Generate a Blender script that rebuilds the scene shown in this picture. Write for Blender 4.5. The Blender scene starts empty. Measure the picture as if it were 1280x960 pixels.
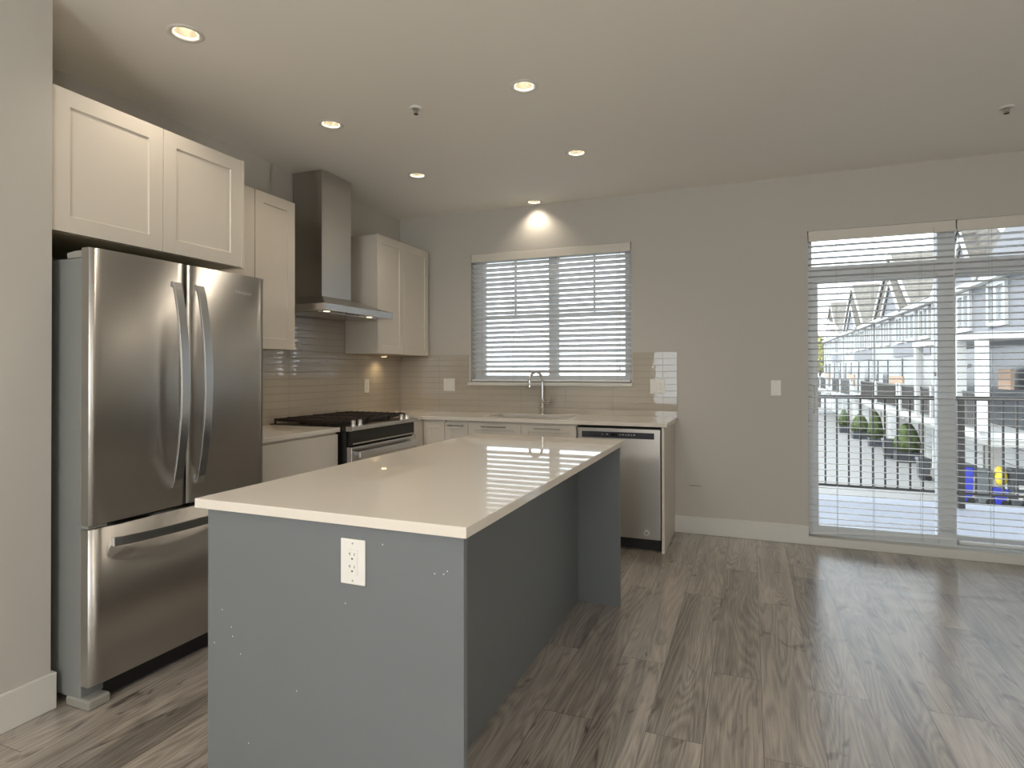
import bpy, bmesh, math, random
from mathutils import Vector, Matrix
random.seed(7)
S = bpy.context.scene
COL = S.collection
PI = math.pi

# ------------------------------------------------------------------ camera
def make_camera():
    cx, cy, cz, yaw, pitch, roll = 3.113, -4.8876, 1.2868, 0.3812, 0.0064, -0.0017
    fpx, sy = 742.93, -21.8097
    fw = Vector((-math.sin(yaw)*math.cos(pitch), math.cos(yaw)*math.cos(pitch), math.sin(pitch)))
    r = Vector((math.cos(yaw), math.sin(yaw), 0)); u = r.cross(fw)
    r2 = r*math.cos(roll)+u*math.sin(roll); u2 = -r*math.sin(roll)+u*math.cos(roll)
    cam = bpy.data.cameras.new('camera'); co = bpy.data.objects.new('camera', cam); COL.objects.link(co)
    m = Matrix(((r2.x, u2.x, -fw.x, cx), (r2.y, u2.y, -fw.y, cy), (r2.z, u2.z, -fw.z, cz), (0, 0, 0, 1)))
    co.matrix_world = m
    cam.sensor_fit = 'HORIZONTAL'; cam.sensor_width = 36.0
    cam.lens = 36.0*fpx/1280.0; cam.shift_y = sy/1280.0
    cam.clip_start = 0.05; cam.clip_end = 600
    S.camera = co
make_camera()

# ------------------------------------------------------------------ light and exposure
EXPOSURE = 0.0
SKY_STRENGTH = 4.0
SUN_STRENGTH = 2.6
DOWNLIGHT_W = 12.0
FILL_GLOBE_E = 61.0  # strength of the added fill globes
S.view_settings.view_transform = 'Standard'; S.view_settings.look = 'None'
S.view_settings.gamma = 1.0; S.view_settings.exposure = EXPOSURE
S.view_settings.use_curve_mapping = False
w = bpy.data.worlds.new('sky'); S.world = w; w.use_nodes = True
bg = w.node_tree.nodes['Background']
bg.inputs[0].default_value = (0.88, 0.94, 1.0, 1); bg.inputs[1].default_value = SKY_STRENGTH
sun = bpy.data.lights.new('sun', 'SUN'); sun.energy = SUN_STRENGTH; sun.angle = math.radians(3); sun.color = (1.0, 0.95, 0.86)
so = bpy.data.objects.new('sun', sun); COL.objects.link(so)
so.rotation_euler = Vector((0.62, 0.35, -0.70)).to_track_quat('-Z', 'Y').to_euler()
S.cycles.max_bounces = 10; S.cycles.diffuse_bounces = 6; S.cycles.glossy_bounces = 5
S.cycles.transparent_max_bounces = 24; S.cycles.sample_clamp_indirect = 6.0
S.cycles.caustics_reflective = False; S.cycles.caustics_refractive = False
try: S.cycles.use_denoising = True
except Exception: pass

# ------------------------------------------------------------------ materials
def lin(c):
    c = c/255.0
    return c/12.92 if c <= 0.04045 else ((c+0.055)/1.055)**2.4
def rgb(r, g, b): return (lin(r), lin(g), lin(b), 1.0)
def new_mat(name):
    m = bpy.data.materials.new(name); m.use_nodes = True
    return m, m.node_tree.nodes, m.node_tree.links, m.node_tree.nodes['Principled BSDF']
def mat(name, c, rough=0.5, metal=0.0, spec=0.5, bump=0.0, bscale=300.0, var=0.0, vscale=6.0, coat=0.0):
    m, N, L, p = new_mat(name)
    p.inputs['Base Color'].default_value = c; p.inputs['Roughness'].default_value = rough
    p.inputs['Metallic'].default_value = metal; p.inputs['Specular IOR Level'].default_value = spec
    if coat: p.inputs['Coat Weight'].default_value = coat; p.inputs['Coat Roughness'].default_value = 0.05
    tc = N.new('ShaderNodeTexCoord')
    if bump > 0:
        n = N.new('ShaderNodeTexNoise'); n.inputs['Scale'].default_value = bscale; n.inputs['Detail'].default_value = 3
        L.new(tc.outputs['Object'], n.inputs['Vector'])
        b = N.new('ShaderNodeBump'); b.inputs['Strength'].default_value = bump; b.inputs['Distance'].default_value = 0.002
        L.new(n.outputs['Fac'], b.inputs['Height']); L.new(b.outputs['Normal'], p.inputs['Normal'])
    if var > 0:
        n = N.new('ShaderNodeTexNoise'); n.inputs['Scale'].default_value = vscale; n.inputs['Detail'].default_value = 4
        L.new(tc.outputs['Object'], n.inputs['Vector'])
        mx = N.new('ShaderNodeMix'); mx.data_type = 'RGBA'
        mx.inputs[6].default_value = tuple(max(0, v*(1-var)) for v in c[:3])+(1,)
        mx.inputs[7].default_value = tuple(min(1, v*(1+var)) for v in c[:3])+(1,)
        L.new(n.outputs['Fac'], mx.inputs[0]); L.new(mx.outputs[2], p.inputs['Base Color'])
    return m
def emit_mat(name, c, strength):
    m, N, L, p = new_mat(name)
    p.inputs['Base Color'].default_value = c
    p.inputs['Emission Color'].default_value = c; p.inputs['Emission Strength'].default_value = strength
    return m
def glass_mat(name, tint=(1, 1, 1, 1), f=0.9):
    m = bpy.data.materials.new(name); m.use_nodes = True; N = m.node_tree.nodes; L = m.node_tree.links; N.clear()
    out = N.new('ShaderNodeOutputMaterial'); mix = N.new('ShaderNodeMixShader'); t = N.new('ShaderNodeBsdfTransparent')
    g = N.new('ShaderNodeBsdfGlossy'); g.inputs['Roughness'].default_value = 0.0; t.inputs[0].default_value = tint
    fr = N.new('ShaderNodeFresnel'); fr.inputs[0].default_value = 1.45
    mu = N.new('ShaderNodeMath'); mu.operation = 'MULTIPLY'; mu.inputs[1].default_value = f
    L.new(fr.outputs[0], mu.inputs[0]); L.new(mu.outputs[0], mix.inputs[0]); L.new(t.outputs[0], mix.inputs[1]); L.new(g.outputs[0], mix.inputs[2])
    L.new(mix.outputs[0], out.inputs[0])
    return m
def steel_mat(name, c, rough, axis='z', wav=0.25, aniso=0.0):
    """brushed stainless: streaked roughness and a gentle large-scale waviness of the sheet"""
    m, N, L, p = new_mat(name)
    p.inputs['Base Color'].default_value = c; p.inputs['Metallic'].default_value = 1.0
    tc = N.new('ShaderNodeTexCoord'); mp = N.new('ShaderNodeMapping')
    mp.inputs['Scale'].default_value = {'z': (260, 260, 1.5), 'y': (260, 1.5, 260), 'x': (1.5, 260, 260)}[axis]
    n = N.new('ShaderNodeTexNoise'); n.inputs['Scale'].default_value = 1.0; n.inputs['Detail'].default_value = 2
    L.new(tc.outputs['Object'], mp.inputs['Vector']); L.new(mp.outputs[0], n.inputs['Vector'])
    mr = N.new('ShaderNodeMapRange'); mr.inputs['To Min'].default_value = rough*0.93; mr.inputs['To Max'].default_value = rough*1.07
    L.new(n.outputs['Fac'], mr.inputs['Value']); L.new(mr.outputs[0], p.inputs['Roughness'])
    n2 = N.new('ShaderNodeTexNoise'); n2.inputs['Scale'].default_value = 2.2; n2.inputs['Detail'].default_value = 1
    L.new(tc.outputs['Object'], n2.inputs['Vector'])
    b2 = N.new('ShaderNodeBump'); b2.inputs['Strength'].default_value = wav; b2.inputs['Distance'].default_value = 0.03
    L.new(n2.outputs['Fac'], b2.inputs['Height']); L.new(b2.outputs['Normal'], p.inputs['Normal'])
    if aniso:
        # horizontal brushing: reflections smear vertically
        p.inputs['Anisotropic'].default_value = aniso
        tg = N.new('ShaderNodeCombineXYZ'); tg.inputs[2].default_value = 1.0; L.new(tg.outputs[0], p.inputs['Tangent'])
    return m

def floor_mat():
    m, N, L, p = new_mat('grey_oak_plank')
    tc = N.new('ShaderNodeTexCoord')
    mp = N.new('ShaderNodeMapping'); mp.inputs['Rotation'].default_value = (0, 0, PI/2)
    mp.inputs['Location'].default_value = (0.34, -0.031, 0)
    L.new(tc.outputs['Object'], mp.inputs['Vector'])
    br = N.new('ShaderNodeTexBrick'); br.offset = 0.37; br.offset_frequency = 2
    br.inputs['Scale'].default_value = 1.0; br.inputs['Brick Width'].default_value = 1.42; br.inputs['Row Height'].default_value = 0.194
    br.inputs['Mortar Size'].default_value = 0.0011; br.inputs['Mortar Smooth'].default_value = 0.15
    br.inputs['Color1'].default_value = (0, 0, 0, 1); br.inputs['Color2'].default_value = (1, 1, 1, 1); br.inputs['Mortar'].default_value = (0.5, 0.5, 0.5, 1)
    L.new(mp.outputs[0], br.inputs['Vector'])
    sep = N.new('ShaderNodeSeparateColor'); L.new(br.outputs['Color'], sep.inputs[0])
    # each plank gets its own grain by offsetting coordinates with its random value
    comb = N.new('ShaderNodeCombineXYZ')
    mm = N.new('ShaderNodeMath'); mm.operation = 'MULTIPLY'; mm.inputs[1].default_value = 17.3; L.new(sep.outputs[0], mm.inputs[0])
    L.new(mm.outputs[0], comb.inputs[0]); L.new(mm.outputs[0], comb.inputs[1])
    add = N.new('ShaderNodeVectorMath'); add.operation = 'ADD'; L.new(mp.outputs[0], add.inputs[0]); L.new(comb.outputs[0], add.inputs[1])
    def noise(scale, vec_scale, detail, dist=0.0, rough=0.55):
        q = N.new('ShaderNodeMapping'); q.inputs['Scale'].default_value = vec_scale; L.new(add.outputs[0], q.inputs['Vector'])
        n = N.new('ShaderNodeTexNoise'); n.inputs['Scale'].default_value = scale; n.inputs['Detail'].default_value = detail
        n.inputs['Distortion'].default_value = dist; n.inputs['Roughness'].default_value = rough
        L.new(q.outputs[0], n.inputs['Vector']); return n
    n_big = noise(1.0, (0.75, 8.0, 1), 4, 0.9)           # cloudy tone along the board
    n_ring = noise(1.0, (0.7, 7.0, 1), 1.5, 0.2)        # contour lines of this become cathedral grain
    mul = N.new('ShaderNodeMath'); mul.operation = 'MULTIPLY'; mul.inputs[1].default_value = 22.0; L.new(n_ring.outputs['Fac'], mul.inputs[0])
    fr = N.new('ShaderNodeMath'); fr.operation = 'PINGPONG'; fr.inputs[1].default_value = 0.5; L.new(mul.outputs[0], fr.inputs[0])
    n_fine = noise(1.0, (5.0, 170.0, 1), 3, 0.0, 0.7)   # pores
    n_knot = noise(1.0, (2.6, 6.5, 1), 2, 2.2)
    kr = N.new('ShaderNodeMapRange'); kr.inputs['From Min'].default_value = 0.62; kr.inputs['From Max'].default_value = 0.74; L.new(n_knot.outputs['Fac'], kr.inputs['Value'])
    def mixf(a, b, fac):
        q = N.new('ShaderNodeMix'); q.data_type = 'FLOAT'; q.inputs[0].default_value = fac
        L.new(a, q.inputs[2]); L.new(b, q.inputs[3]); return q.outputs[0]
    f1 = mixf(n_big.outputs['Fac'], fr.outputs[0], 0.30)
    f2 = mixf(f1, n_fine.outputs['Fac'], 0.34)
    f3 = mixf(f2, sep.outputs[0], 0.075)
    sub = N.new('ShaderNodeMath'); sub.operation = 'MULTIPLY_ADD'; sub.inputs[1].default_value = -0.16
    L.new(kr.outputs[0], sub.inputs[0]); L.new(f3, sub.inputs[2])
    ramp = N.new('ShaderNodeValToRGB'); e = ramp.color_ramp.elements
    e[0].position = 0.30; e[0].color = rgb(90, 83, 77); e[1].position = 0.66; e[1].color = rgb(198, 190, 179)
    x = e.new(0.42); x.color = rgb(140, 132, 123); x = e.new(0.52); x.color = rgb(170, 161, 151)
    L.new(sub.outputs[0], ramp.inputs[0])
    mo = N.new('ShaderNodeMix'); mo.data_type = 'RGBA'; mo.inputs[7].default_value = rgb(70, 62, 55)
    L.new(br.outputs['Fac'], mo.inputs[0]); L.new(ramp.outputs[0], mo.inputs[6]); L.new(mo.outputs[2], p.inputs['Base Color'])
    p.inputs['Roughness'].default_value = 0.30; p.inputs['Specular IOR Level'].default_value = 1.0; p.inputs['Coat Weight'].default_value = 0.6; p.inputs['Coat Roughness'].default_value = 0.22
    bp = N.new('ShaderNodeBump'); bp.inputs['Strength'].default_value = 0.12; bp.inputs['Distance'].default_value = 0.002
    L.new(f2, bp.inputs['Height'])
    b2 = N.new('ShaderNodeBump'); b2.inputs['Strength'].default_value = 0.6; b2.inputs['Distance'].default_value = 0.001; b2.invert = True
    L.new(br.outputs['Fac'], b2.inputs['Height']); L.new(bp.outputs[0], b2.inputs['Normal']); L.new(b2.outputs[0], p.inputs['Normal'])
    return m

def tile_mat(name, plane, off_u):
    """glossy greige strip tile, stacked joints; plane 'xz' or 'yz' in world metres"""
    m, N, L, p = new_mat(name)
    g = N.new('ShaderNodeNewGeometry'); s = N.new('ShaderNodeSeparateXYZ'); L.new(g.outputs['Position'], s.inputs[0])
    c = N.new('ShaderNodeCombineXYZ')
    a = N.new('ShaderNodeMath'); a.operation = 'ADD'; a.inputs[1].default_value = off_u; L.new(s.outputs[0 if plane == 'xz' else 1], a.inputs[0])
    b = N.new('ShaderNodeMath'); b.operation = 'ADD'; b.inputs[1].default_value = -0.9126+5.2; L.new(s.outputs[2], b.inputs[0])
    L.new(a.outputs[0], c.inputs[0]); L.new(b.outputs[0], c.inputs[1])
    br = N.new('ShaderNodeTexBrick'); br.offset = 0.0; br.inputs['Scale'].default_value = 1.0
    br.inputs['Brick Width'].default_value = 0.406; br.inputs['Row Height'].default_value = 0.052
    br.inputs['Mortar Size'].default_value = 0.0013; br.inputs['Mortar Smooth'].default_value = 0.1
    br.inputs['Color1'].default_value = (0, 0, 0, 1); br.inputs['Color2'].default_value = (1, 1, 1, 1)
    L.new(c.outputs[0], br.inputs['Vector'])
    mx = N.new('ShaderNodeMix'); mx.data_type = 'RGBA'; mx.inputs[6].default_value = rgb(181, 173, 160); mx.inputs[7].default_value = rgb(140, 131, 118)
    L.new(br.outputs['Fac'], mx.inputs[0]); L.new(mx.outputs[2], p.inputs['Base Color'])
    mr = N.new('ShaderNodeMapRange'); mr.inputs['To Min'].default_value = 0.03; mr.inputs['To Max'].default_value = 0.7; p.inputs['Specular IOR Level'].default_value = 1.0
    L.new(br.outputs['Fac'], mr.inputs['Value']); L.new(mr.outputs[0], p.inputs['Roughness'])
    n = N.new('ShaderNodeTexNoise'); n.inputs['Scale'].default_value = 14; n.inputs['Detail'].default_value = 1; L.new(c.outputs[0], n.inputs['Vector'])
    b1 = N.new('ShaderNodeBump'); b1.inputs['Strength'].default_value = 0.06; b1.inputs['Distance'].default_value = 0.004; L.new(n.outputs['Fac'], b1.inputs['Height'])
    b2 = N.new('ShaderNodeBump'); b2.inputs['Strength'].default_value = 0.5; b2.inputs['Distance'].default_value = 0.0015; b2.invert = True
    L.new(br.outputs['Fac'], b2.inputs['Height']); L.new(b1.outputs[0], b2.inputs['Normal']); L.new(b2.outputs[0], p.inputs['Normal'])
    return m

def siding_mat(name, c, pitch=0.18):
    m, N, L, p = new_mat(name)
    g = N.new('ShaderNodeNewGeometry'); s = N.new('ShaderNodeSeparateXYZ'); L.new(g.outputs['Position'], s.inputs[0])
    d = N.new('ShaderNodeMath'); d.operation = 'DIVIDE'; d.inputs[1].default_value = pitch; L.new(s.outputs[2], d.inputs[0])
    f = N.new('ShaderNodeMath'); f.operation = 'FRACT'; L.new(d.outputs[0], f.inputs[0])
    b = N.new('ShaderNodeBump'); b.inputs['Strength'].default_value = 0.9; b.inputs['Distance'].default_value = 0.03; b.invert = True
    L.new(f.outputs[0], b.inputs['Height']); L.new(b.outputs[0], p.inputs['Normal'])
    p.inputs['Base Color'].default_value = c; p.inputs['Roughness'].default_value = 0.6
    return m
def shingle_mat(name, c1, c2):
    m, N, L, p = new_mat(name)
    tc = N.new('ShaderNodeTexCoord'); n = N.new('ShaderNodeTexNoise'); n.inputs['Scale'].default_value = 5; n.inputs['Detail'].default_value = 6
    L.new(tc.outputs['Object'], n.inputs['Vector'])
    w_ = N.new('ShaderNodeTexWave'); w_.bands_direction = 'Z'; w_.inputs['Scale'].default_value = 1.6; w_.inputs['Distortion'].default_value = 1.0
    L.new(tc.outputs['Object'], w_.inputs['Vector'])
    a = N.new('ShaderNodeMix'); a.data_type = 'FLOAT'; a.inputs[0].default_value = 0.25; L.new(n.outputs['Fac'], a.inputs[2]); L.new(w_.outputs['Fac'], a.inputs[3])
    r = N.new('ShaderNodeValToRGB'); r.color_ramp.elements[0].position = 0.3; r.color_ramp.elements[0].color = c1
    r.color_ramp.elements[1].position = 0.7; r.color_ramp.elements[1].color = c2
    L.new(a.outputs[0], r.inputs[0]); L.new(r.outputs[0], p.inputs['Base Color']); p.inputs['Roughness'].default_value = 0.9
    return m
def leaf_mat(name, c1, c2):
    m, N, L, p = new_mat(name)
    tc = N.new('ShaderNodeTexCoord'); n = N.new('ShaderNodeTexNoise'); n.inputs['Scale'].default_value = 9; n.inputs['Detail'].default_value = 3
    L.new(tc.outputs['Object'], n.inputs['Vector'])
    r = N.new('ShaderNodeValToRGB'); r.color_ramp.elements[0].position = 0.35; r.color_ramp.elements[0].color = c1
    r.color_ramp.elements[1].position = 0.65; r.color_ramp.elements[1].color = c2
    L.new(n.outputs['Fac'], r.inputs[0]); L.new(r.outputs[0], p.inputs['Base Color']); p.inputs['Roughness'].default_value = 0.8
    p.inputs['Subsurface Weight'].default_value = 0.0
    return m

M = {}
M['wall'] = mat('wall_paint', rgb(193, 189, 181), 0.75, bump=0.06, bscale=420)
M['ceiling'] = mat('ceiling_paint', rgb(245, 242, 235), 0.85, bump=0.05, bscale=380)
M['trim'] = mat('white_trim_paint', rgb(214, 212, 205), 0.38, bump=0.02, bscale=60)
M['cab'] = mat('warm_white_cabinet_paint', rgb(216, 208, 196), 0.38, bump=0.02, bscale=200)
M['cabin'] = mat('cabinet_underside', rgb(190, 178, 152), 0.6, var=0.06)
M['quartz'] = mat('white_quartz', rgb(224, 217, 206), 0.03, var=0.02, vscale=90)
M['grey'] = mat('charcoal_grey_laminate', rgb(112, 116, 118), 0.42, bump=0.03, bscale=220, var=0.03, vscale=2.5)
M['speck'] = mat('white_speck', rgb(225, 222, 215), 0.6, var=0.05)
M['floor'] = floor_mat()
M['tile_b'] = tile_mat('glossy_strip_tile_back', 'xz', -2.461+8.12)
M['tile_l'] = tile_mat('glossy_strip_tile_left', 'yz', 1.489+8.12)
M['steel'] = steel_mat('brushed_stainless_vertical', (0.55, 0.535, 0.51, 1), 0.38, 'y', 0.05, 0.85)
M['steel_h'] = steel_mat('brushed_stainless_trim', (0.60, 0.585, 0.56, 1), 0.25, 'y', 0.05)
M['steel_c'] = steel_mat('stainless_hood_sheet', (0.52, 0.50, 0.47, 1), 0.34, 'y', 0.05, 0.7)
M['handle'] = steel_mat('satin_handle', (0.66, 0.66, 0.66, 1), 0.3, 'z', 0.0)
M['chrome'] = mat('polished_chrome', (0.80, 0.79, 0.77, 1), 0.07, 1.0, bump=0.01)
M['nickel'] = mat('brushed_nickel', (0.36, 0.34, 0.31, 1), 0.28, 1.0, bump=0.02)
M['fridge_side'] = mat('grey_painted_metal', rgb(128, 130, 128), 0.42, 0.0, bump=0.05, bscale=500)
M['foot'] = mat('grey_plastic', rgb(150, 148, 140), 0.45, bump=0.02)
M['black'] = mat('black_enamel', rgb(22, 21, 20), 0.25, bump=0.02)
M['blackm'] = mat('matte_black', rgb(24, 23, 22), 0.6, bump=0.05)
M['iron'] = mat('cast_iron', rgb(38, 28, 24), 0.55, bump=0.3, bscale=300)
M['gasket'] = mat('dark_gasket', rgb(20, 19, 17), 0.7, bump=0.02)
M['plastic'] = mat('white_plastic', rgb(228, 226, 220), 0.35, bump=0.01)
M['slot'] = mat('dark_slot', rgb(60, 58, 55), 0.6, bump=0.01)
M['slat'] = mat('white_blind_slat', rgb(228, 229, 230), 0.45, bump=0.02)
M['valance'] = mat('white_blind_valance', rgb(216, 211, 200), 0.45, bump=0.02)
M['cord'] = mat('blind_cord', rgb(180, 180, 178), 0.8, bump=0.05)
M['vinyl'] = mat('white_vinyl_frame', rgb(216, 218, 218), 0.4, bump=0.01)
M['glass'] = glass_mat('window_glass', (0.95, 0.97, 0.97, 1))
M['panel'] = mat('control_panel_dark', rgb(52, 52, 60), 0.3, bump=0.01)
M['panel_txt'] = mat('control_panel_print', rgb(190, 190, 190), 0.5, bump=0.01)
M['reflector'] = mat('lamp_reflector', (0.85, 0.82, 0.75, 1), 0.2, 1.0, bump=0.02)
M['lamp'] = emit_mat('lamp_glow', (1.0, 0.88, 0.68, 1), 16.0)
M['lamp_ring'] = emit_mat('lamp_ring_glow', (1.0, 0.91, 0.72, 1), 2.2)
M['opal'] = emit_mat('fill_globe_glow', (1.0, 0.97, 0.93, 1), FILL_GLOBE_E)
M['hoodlamp'] = emit_mat('hood_lamp_glow', (1.0, 0.74, 0.45, 1), 5.0)
M['deck'] = mat('grey_vinyl_decking', rgb(134, 138, 150), 0.6, var=0.05, vscale=3)
M['rail'] = mat('dark_bronze_metal', rgb(58, 54, 50), 0.45, bump=0.02)
M['asphalt'] = mat('pale_concrete_paving', rgb(130, 129, 128), 0.85, var=0.07, vscale=0.7)
M['siding_w'] = siding_mat('white_siding', rgb(150, 150, 150))
M['siding_g_shade'] = siding_mat('blue_grey_and_shaded_siding', rgb(112, 113, 118))  # blue-grey dormer siding; also the nearest house's white siding darkened for shade
M['ext_trim'] = mat('exterior_white_trim', rgb(190, 190, 188), 0.5, bump=0.02)
M['shingle'] = shingle_mat('tan_grey_shingles', rgb(98, 94, 88), rgb(128, 123, 115))
M['ext_dark'] = mat('dark_exterior_glass', rgb(58, 62, 68), 0.25, bump=0.02)
M['ext_win'] = mat('pale_exterior_window', rgb(128, 136, 142), 0.15, bump=0.02)
M['tan'] = mat('tan_privacy_panel', rgb(168, 140, 118), 0.7, var=0.05)
M['garage'] = mat('cream_garage_door', rgb(160, 156, 148), 0.55, bump=0.03)
M['leaf'] = leaf_mat('shrub_leaves', rgb(38, 52, 26), rgb(88, 104, 54))
M['leaf_y'] = leaf_mat('yellow_green_leaves', rgb(140, 140, 60), rgb(196, 188, 110))
M['leaf_d'] = leaf_mat('dark_green_leaves', rgb(62, 70, 46), rgb(120, 124, 80))
M['bark'] = mat('bark', rgb(70, 58, 48), 0.9, var=0.15)
M['pot'] = mat('dark_planter', rgb(58, 62, 68), 0.6, bump=0.05)
M['bin_grey'] = mat('grey_bin_plastic', rgb(96, 102, 104), 0.5, bump=0.04)
M['bin_dark'] = mat('dark_grey_bin_plastic', rgb(70, 74, 78), 0.5, bump=0.04)
M['bin_blue'] = mat('blue_bin_plastic', rgb(48, 58, 176), 0.5, bump=0.04)
M['bag'] = mat('yellow_bag_plastic', rgb(226, 200, 60), 0.45, var=0.1, vscale=12)
M['stucco'] = mat('house_stucco', rgb(200, 198, 192), 0.8, bump=0.2, bscale=40)

# ------------------------------------------------------------------ mesh builder
class MB:
    def __init__(s): s.v = []; s.f = []; s.mi = []; s.sm = []
    def add(s, vs, fs, m=0, smooth=False):
        b = len(s.v); s.v += [tuple(v) for v in vs]
        for f in fs: s.f.append([b+i for i in f]); s.mi.append(m); s.sm.append(smooth)
        return s
    def box(s, x0, x1, y0, y1, z0, z1, m=0):
        x0, x1 = sorted((x0, x1)); y0, y1 = sorted((y0, y1)); z0, z1 = sorted((z0, z1))
        v = [(x0, y0, z0), (x1, y0, z0), (x1, y1, z0), (x0, y1, z0), (x0, y0, z1), (x1, y0, z1), (x1, y1, z1), (x0, y1, z1)]
        return s.add(v, [(0, 3, 2, 1), (4, 5, 6, 7), (0, 1, 5, 4), (1, 2, 6, 5), (2, 3, 7, 6), (3, 0, 4, 7)], m)
    def obox(s, c, ax, ay, az, m=0):
        """oriented box: centre and three half-axis vectors"""
        c = Vector(c); ax, ay, az = Vector(ax), Vector(ay), Vector(az)
        v = [c+ax*i+ay*j+az*k for k in (-1, 1) for j in (-1, 1) for i in (-1, 1)]
        return s.add(v, [(0, 2, 3, 1), (4, 5, 7, 6), (0, 1, 5, 4), (1, 3, 7, 5), (3, 2, 6, 7), (2, 0, 4, 6)], m)
    def cyl(s, p0, p1, r0, r1=None, n=16, m=0, caps=True, smooth=True):
        p0, p1 = Vector(p0), Vector(p1); r1 = r0 if r1 is None else r1
        d = (p1-p0).normalized(); a = Vector((1, 0, 0)) if abs(d.x) < 0.9 else Vector((0, 1, 0))
        u = d.cross(a).normalized(); w_ = d.cross(u)
        v = []
        for p, r in ((p0, r0), (p1, r1)):
            for i in range(n):
                t = 2*PI*i/n; v.append(p+u*(math.cos(t)*r)+w_*(math.sin(t)*r))
        s.add(v, [(i, (i+1) % n, n+(i+1) % n, n+i) for i in range(n)], m, smooth)
        if caps:
            s.add(v[:n], [tuple(range(n-1, -1, -1))], m); s.add(v[n:], [tuple(range(n))], m)
        return s
    def lathe(s, c, prof, n=24, m=0, axis='z', smooth=True, close=False):
        c = Vector(c); v = []
        for r, h in prof:
            for i in range(n):
                t = 2*PI*i/n
                if axis == 'z': v.append(c+Vector((r*math.cos(t), r*math.sin(t), h)))
                elif axis == 'x': v.append(c+Vector((h, r*math.cos(t), r*math.sin(t))))
                else: v.append(c+Vector((r*math.cos(t), h, r*math.sin(t))))
        k = len(prof); fs = []
        for j in range(k-1):
            for i in range(n): fs.append((j*n+i, j*n+(i+1) % n, (j+1)*n+(i+1) % n, (j+1)*n+i))
        s.add(v, fs, m, smooth)
        if close: s.add(v[:n], [tuple(range(n))], m); s.add(v[-n:], [tuple(range(n-1, -1, -1))], m)
        return s
    def tube(s, pts, r, n=10, m=0, smooth=True):
        pts = [Vector(p) for p in pts]; rs = r if isinstance(r, (list, tuple)) else [r]*len(pts)
        v = []; up = None
        for i, p in enumerate(pts):
            d = (pts[min(i+1, len(pts)-1)]-pts[max(i-1, 0)]).normalized()
            if up is None: up = d.cross(Vector((0.3, 0.9, 0.2))).normalized()
            up = (up-d*up.dot(d)).normalized(); w_ = d.cross(up)
            for k in range(n):
                t = 2*PI*k/n; v.append(p+up*(math.cos(t)*rs[i])+w_*(math.sin(t)*rs[i]))
        fs = []
        for i in range(len(pts)-1):
            for k in range(n): fs.append((i*n+k, i*n+(k+1) % n, (i+1)*n+(k+1) % n, (i+1)*n+k))
        s.add(v, fs, m, smooth); s.add(v[:n], [tuple(range(n-1, -1, -1))], m); s.add(v[-n:], [tuple(range(n))], m)
        return s
    def prism(s, poly, axis, a0, a1, m=0):
        """poly: 2-D points in the two other axes (x:(y,z), y:(x,z), z:(x,y))"""
        n = len(poly)
        def P(a, q): return {'x': (a, q[0], q[1]), 'y': (q[0], a, q[1]), 'z': (q[0], q[1], a)}[axis]
        v = [P(a0, q) for q in poly]+[P(a1, q) for q in poly]
        return s.add(v, [tuple(range(n)), tuple(range(2*n-1, n-1, -1))]+[(i, n+i, n+(i+1) % n, (i+1) % n) for i in range(n)], m)
    def grid(s, us, vs, filled, w0, w1, plane='xy', m=0, hole=None):
        """watertight slab made of grid cells; plane tells which axes u,v run along"""
        idx = {}; V = []; F = []
        def P(u, v, w_): return {'xy': (u, v, w_), 'xz': (u, w_, v), 'yz': (w_, u, v)}[plane]
        def g(i, j, k):
            if (i, j, k) not in idx: idx[(i, j, k)] = len(V); V.append(P(us[i], vs[j], (w0, w1)[k]))
            return idx[(i, j, k)]
        nu, nv = len(us)-1, len(vs)-1
        ok = lambda i, j: 0 <= i < nu and 0 <= j < nv and filled(i, j)
        for i in range(nu):
            for j in range(nv):
                if not ok(i, j): continue
                for k in (0, 1): F.append([g(i, j, k), g(i+1, j, k), g(i+1, j+1, k), g(i, j+1, k)])
                if not ok(i-1, j): F.append([g(i, j, 0), g(i, j+1, 0), g(i, j+1, 1), g(i, j, 1)])
                if not ok(i+1, j): F.append([g(i+1, j, 0), g(i+1, j+1, 0), g(i+1, j+1, 1), g(i+1, j, 1)])
                if not ok(i, j-1): F.append([g(i, j, 0), g(i+1, j, 0), g(i+1, j, 1), g(i, j, 1)])
                if not ok(i, j+1): F.append([g(i, j+1, 0), g(i+1, j+1, 0), g(i+1, j+1, 1), g(i, j+1, 1)])
        return s.add(V, F, m)
    def shaker(s, face, a0, a1, z0, z1, front, thick=0.019, rail=0.062, depth=0.007, m=0):
        """panel door; face '+x': a is y, front is the x of its face; face '-y': a is x, front its y"""
        sg = 1 if face == '+x' else -1
        def P(a, z, d): return (front-d*sg, a, z) if face == '+x' else (a, front-d*sg, z)
        def R(i, d): return [P(a0+i, z0+i, d), P(a1-i, z0+i, d), P(a1-i, z1-i, d), P(a0+i, z1-i, d)]
        v = R(0, 0)+R(rail, 0)+R(rail+0.002, depth)+R(0, thick)
        f = []
        for a, b in ((0, 4), (4, 8), (0, 12)):
            for i in range(4): f.append((a+i, a+(i+1) % 4, b+(i+1) % 4, b+i))
        f += [(8, 9, 10, 11), (12, 15, 14, 13)]
        return s.add(v, f, m)
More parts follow.
